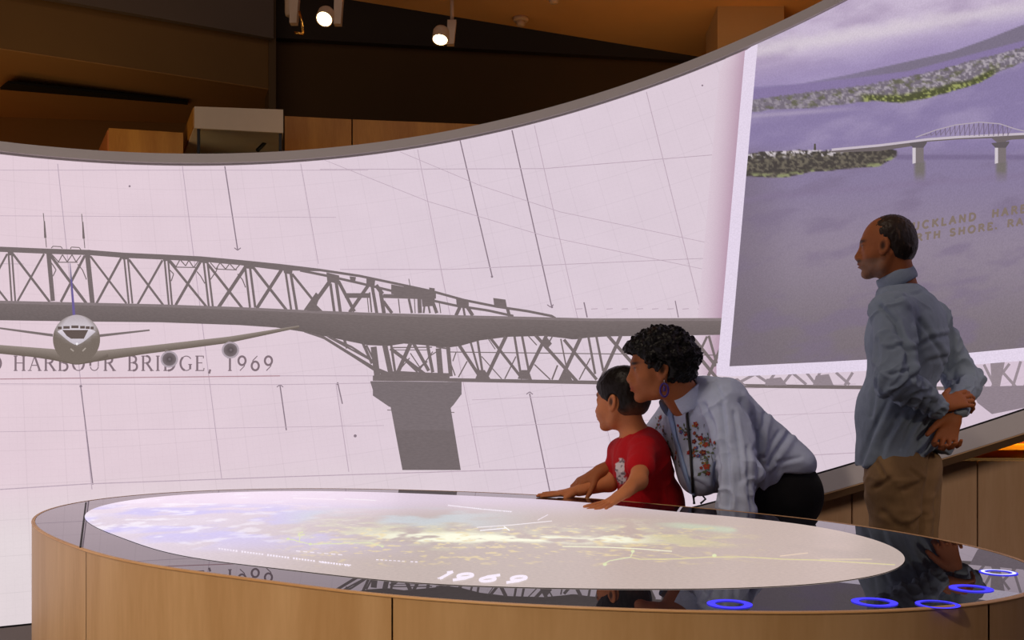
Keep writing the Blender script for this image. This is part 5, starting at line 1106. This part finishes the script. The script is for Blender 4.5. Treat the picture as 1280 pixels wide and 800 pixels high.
finish('hair', s, L(0, 0, 0)-.17, L(0, 0, 0)+.17, .0030, M_hair, wom, lambda V, n: lerp((12, 9, 9), (58, 34, 24), np.clip(sst(.55, .85, f3(V*60, 4))*.55*sst(0, .08, V[:, 2]-womO[2]), 0, 1)), lambda V: .011*(np.abs(f3(V*70, 7)-.5)*2-.35)+.006*(f3(V*150, 8)-.5))
# trousers
s = Sdf(); s.ell(wpe+(0, 0, 0), (.126, .170, .14), wtR, .03)
for a, k_, n_ in ((whN, wkN, waN), (whF, wkF, waF)): s.cap(a, k_, .100, .078, .03); s.cap(k_, n_, .076, .058, .02)
finish('trousers', s, np.array((wpe[0]-.3, 2.9, .04)), np.array((wpe[0]+.3, 3.5, 1.25)), .006, M_twill, wom, (14, 14, 18), lambda V: .01*(f3(V*9, 3)-.5))
for a_ in (waN, waF):
    s = Sdf(); s.cap(a_+(0, 0, -.035)+(.03, 0, 0), a_+np.array((-.16, 0, -.048)), .038, .032, .02); s.add(lambda p: -p[..., 2]+.002, .002, 'i'); finish('shoe', s, a_-.22, a_+.22, .007, M_twill, wom, (30, 28, 30))
# shirt
s = Sdf(); s.ell(wch, (.125, .178, .135), wtR, .05); s.cap(wsN-wl*.035, wsF+wl*.035, .062, .060, .05); s.ell(N(872, 500, 3.07), (.07, .10, .07), wtR, .05)
s.cap(wch, wab+(.02, 0, .0), .118, .124, .05, flat=(wl, 1.15)); s.cap(wab, N(956, 590, 3.13), .128, .130, .05, flat=(wl, 1.12)); s.ell(N(876, 585, 3.05), (.075, .12, .09), None, .06); s.ell(N(988, 578, 3.13), (.066, .14, .048), None, .04)
s.cap(wsN, weN, .070, .060, .03); s.cap(weN, wwN+(0, 0, .03), .060, .050, .03); s.cap(wsF, weF, .066, .052, .03); s.cap(weF, weF+(wwF-weF)*.35, .050, .046, .02)
def whem(p):
    x = 640+p[..., 0]*FPX/3.05; y = YH-(p[..., 2]-CAMH)*FPX/3.05
    a = (y-(591+(x-1000)*.02))/410.; b = ((x-975)*.86+(y-588)*.5)/410.
    return np.minimum(a, b).astype(f32)
arm0 = [o for o in s.ops]; s.ops = []
for op in arm0[:8]: s.ops.append(op)
s.add(whem, .006, 'i')
for op in arm0[8:]: s.ops.append(op)
s.cap(L(-.034, 0, -.045), wnb+(-.012, -.004, .006), .048, .058, .006, 's')
WOM_CR = [([(880, 506), (890, 530), (896, 565), (897, 640)], .010, 3), ([(928, 500), (942, 520), (950, 550), (948, 635)], .011, 3.2), ([(902, 508), (908, 560), (912, 640)], .006, 3), ([(918, 515), (924, 560), (928, 600)], .006, 2.6), ([(934, 560), (938, 640)], .005, 2.4), ([(958, 515), (946, 560)], .007, 3), ([(986, 542), (960, 580)], .009, 3.6), ([(974, 540), (955, 572)], .006, 3), ([(1000, 572), (970, 578)], .005, 2.6), ([(871, 504), (880, 530), (884, 552)], .006, 2.4), ([(952, 610), (975, 580)], .006, 3), ([(893, 480), (905, 500)], .005, 3), ([(862, 600), (888, 612)], .006, 3)]
def wdisp(V):
    x, y = px_of(V)
    t = (x-900)*.75+(y-560)*.66   # along the back
    return (fold(V, wsN, weN, .008, 2.2, 1)+fold(V, weN, wwN, .009, 3, 5)+.012*(np.abs(f3(np.c_[V[:, 0]*9, V[:, 1]*9, V[:, 2]*5], 23)-.5)*2-.35)+.010*(f3(V*9, 31)-.5)
            +creases(V, WOM_CR, 3.08))
shw, Vw = finish('shirt', s, np.array((N(780, 500, 3.1)[0], 2.7, CAMH-.52)), np.array((N(1040, 500, 3.1)[0], 3.5, CAMH+.16)), .0042, M_cloth, wom, lambda V, n: np.array((184, 196, 222.))*(.94+.12*f3(V*7, 3)[:, None]), wdisp)
from mathutils.bvhtree import BVHTree
def surf(o):
    m = o.data; return BVHTree.FromPolygons([v.co.copy() for v in m.vertices], [tuple(p.vertices) for p in m.polygons])
bw = surf(shw)
def onto(bv, px, py, off=.002):
    o = Vector((0, 0, CAMH)); d = (P(px, py, 3)-o).normalized(); h = bv.ray_cast(o, d)
    return (h[0]+h[1]*off, h[1]) if h[0] is not None else (None, None)
# folded collar, placket, strap, earring
cp = []
def leaf(bv, pts, w, name, col, parent, m=M_cloth, th=.004, off=.003):
    """a strip laid on the surface along px points, widths in metres"""
    C_, Nn, T_ = [], [], []
    for (x, y) in pts:
        p, n_ = onto(bv, x, y, off)
        if p is None: continue
        C_.append(np.array(p)); Nn.append(np.array(n_))
    V, F = [], []
    for i, c in enumerate(C_):
        t = nrm(C_[min(i+1, len(C_)-1)]-C_[max(0, i-1)]+1e-6); b = nrm(np.cross(t, Nn[i])); ww = w[min(i, len(w)-1)] if hasattr(w, '__len__') else w
        for a_, b_ in ((-1, 0), (1, 0), (1, 1), (-1, 1)): V.append(c+b*ww*a_/2+Nn[i]*th*b_)
    for i in range(len(C_)-1):
        for j in range(4): F.append((i*4+j, i*4+(j+1) % 4, (i+1)*4+(j+1) % 4, (i+1)*4+j))
    F += [(0, 1, 2, 3), tuple(len(V)-4+j for j in (3, 2, 1, 0))]
    o = fastmesh(name, np.array(V), np.array(F), m, parent, False); setcol(o, np.tile(np.array(col, float), (len(V), 1))); return o
def seq(pts, n): t = np.linspace(0, len(pts)-1, n); return list(zip(np.interp(t, range(len(pts)), [p[0] for p in pts]), np.interp(t, range(len(pts)), [p[1] for p in pts])))
leaf(bw, seq([(838, 512), (844, 540), (853, 575), (864, 610), (873, 630)], 24), .020, 'button_placket', (150, 176, 222), wom)
ringtube('collar', N(853, 500, 3.03), (-.50, -.10, .86), (-.9, -.3, -.4), .066, .070, .026, M_cloth, wom, (196, 208, 234), 46, 314, 40, .05, .26)
bc = surf(bpy.data.objects[[o.name for o in wom.children if o.name.startswith('collar')][0]])
def onto2(x, y):
    a, b = onto(bw, x, y, .006)[0], onto(bc, x, y, .006)[0]
    if a is None or b is None: return a or b
    return a if a.y < b.y else b
sp_ = [onto2(x, y) for x, y in seq([(872, 470), (864, 484), (859, 500), (861, 530), (864, 560), (867, 600), (868, 632)], 30)]
sp_ = [p for p in sp_ if p is not None]
st_ = thing('camera_strap', 'thin black strap hanging from the woman\'s neck down her shirt front', 'strap', tuple(sp_[-1]))
tube('strap', sp_+[sp_[-1]+Vector((0, -.01, -.02))], .0042, M_blk, st_, 8)
tube('cord_end', [sp_[-1], sp_[-1]+Vector((.02, -.01, .012)), sp_[-1]+Vector((.035, -.008, -.006)), sp_[-1]+Vector((.02, -.005, -.02))], .0035, M_blk, st_, 8)
eo = Vector(L(-.002, .079, -.040)); M_pur = mat('purple_enamel', (58, 30, 110), .3)
er = thing('earring', 'purple hoop drop earring on the woman\'s ear', 'earring', tuple(eo))
tube('hook', [eo, eo+Vector((0, -.004, -.014))], .0011, mat('silver_wire', (220, 215, 210), .25, 1), er, 6)
c_ = eo+Vector((0, -.004, -.034)); tube('hoop', [c_+Vector((.0115*math.sin(a), 0, .019*math.cos(a)+.0)) for a in np.linspace(0, 6.283, 22)], .0034, M_pur, er, 8)
tube('bead', [c_+Vector((0, 0, .012)), c_+Vector((0, 0, -.004))], [.003, .0055], M_pur, er, 8)
# embroidered flowers
def emb(pts, name):
    VV, FF, CC = [], [], []
    def petal(p, n_, ang_, r, wd, col):
        t0 = nrm(np.cross(n_, (0, 0, 1)));  t1 = np.cross(t0, n_); d = t0*math.cos(ang_)+t1*math.sin(ang_); e = np.cross(n_, d); b = len(VV)
        VV.extend([p, p+d*r*.5+e*wd, p+d*r, p+d*r*.5-e*wd]); FF.append((b, b+1, b+2, b+3)); CC.extend([col]*4)
    for (x, y, kind, r) in pts:
        p, n_ = onto(bw, x, y, .0022)
        if p is None: continue
        p, n_ = np.array(p), np.array(n_); a0 = rg.rand()*6
        if kind == 'leaf':
            for j in range(2): petal(p, n_, a0+j*2.4, r*1.5, r*.42, (92, 104, 78))
        elif kind == 'stem':
            petal(p, n_, 1.5+rg.rand()*.5-.25, r*3.4, r*.14, (96, 88, 92))
        else:
            for j in range(5): petal(p, n_, a0+j*1.257, r, r*.42, kind)
            for j in range(4): petal(p+n_*.0006, n_, a0+j*1.57, r*.35, r*.2, (166, 92, 56))
    o = fastmesh(name, np.array(VV), np.array(FF), M_cloth, wom, False); setcol(o, np.array(CC, float)); o['kind'] = 'stuff'; return o
RD, BL_, WN, OR_ = (160, 34, 46), (70, 84, 150), (104, 40, 52), (166, 64, 50)
fl = [(826, 522, RD, .010), (829, 538, WN, .009), (832, 552, RD, .012), (827, 546, BL_, .007), (838, 562, WN, .008), (845, 572, RD, .009), (840, 545, 'leaf', .010), (833, 530, 'stem', .010), (842, 556, 'stem', .010), (849, 580, 'leaf', .009), (822, 533, 'leaf', .008), (846, 565, OR_, .007),
      (852, 540, BL_, .009), (856, 534, 'leaf', .009), (870, 530, RD, .010), (873, 540, 'stem', .012), (868, 552, WN, .009), (876, 548, RD, .010), (882, 556, OR_, .010), (889, 551, RD, .010), (879, 566, WN, .011), (884, 575, 'leaf', .012), (873, 570, BL_, .008), (883, 583, OR_, .012), (877, 590, 'leaf', .012), (888, 567, 'leaf', .010), (868, 564, 'leaf', .010), (861, 566, RD, .008), (885, 592, RD, .007), (880, 536, 'stem', .010), (858, 548, 'leaf', .008), (871, 560, BL_, .007), (891, 580, 'stem', .010), (886, 545, 'leaf', .008), (893, 560, 'leaf', .007), (848, 532, RD, .006), (875, 578, 'stem', .010)]
PLT = [(150, 52, 58), (120, 44, 58), (70, 80, 120), (60, 70, 62), (92, 96, 70), (176, 96, 70), (52, 46, 60), (190, 160, 90)]
for (ax_, ay_, bx_, by_, sp__, n__) in ((824, 520, 830, 548, 5, 16), (830, 548, 847, 582, 5, 18), (850, 534, 860, 544, 4, 12), (868, 530, 878, 556, 5, 18), (876, 548, 894, 556, 5, 14), (864, 562, 872, 572, 4, 8), (876, 560, 886, 594, 6, 22)):
    for i in range(n__):
        t = rg.rand(); fl.append((ax_+(bx_-ax_)*t+rg.normal()*sp__*.6, ay_+(by_-ay_)*t+rg.normal()*sp__*.5, ('leaf' if rg.rand() < .35 else PLT[rg.randint(len(PLT))]), .0035+.003*rg.rand()))
emb([p for p in fl if p[0] < 850], 'embroidery'); emb([p for p in fl if p[0] >= 850], 'embroidery')
# ------------------------------------------------------------------ sub-parts move with their parts
def kid(parent, name): return [o for o in parent.children if o.name.split('.')[0] == name]
def rep(child, par): child.parent = par; child.matrix_parent_inverse = Matrix()
for who, part, subs in ((man, 'shirt', ('collar',)), (wom, 'shirt', ('collar', 'button_placket', 'embroidery')), (boy, 't_shirt', ('neckband',)),
                        (scr, 'postcard_view', ('postcard_border', 'postcard_bridge_and_lettering')), (tb, 'map_display', ('map_route_lines', 'map_lettering')), (tb, 'glass_rim', ('touch_ring', 'glass_seam')), (scr, 'display_surface', ('drawing_lines', 'postcard_shadow_print', 'bridge_picture', 'caption_lettering', 'aeroplane_picture'))):
    for p_ in kid(who, part):
        for s_ in subs:
            for o_ in kid(who, s_): rep(o_, p_)
for o_ in list(sc.objects):
    if o_.name.startswith('track_spotlight'):
        for h_ in kid(o_, 'lamp_head'):
            for l_ in kid(o_, 'lens'): rep(l_, h_)
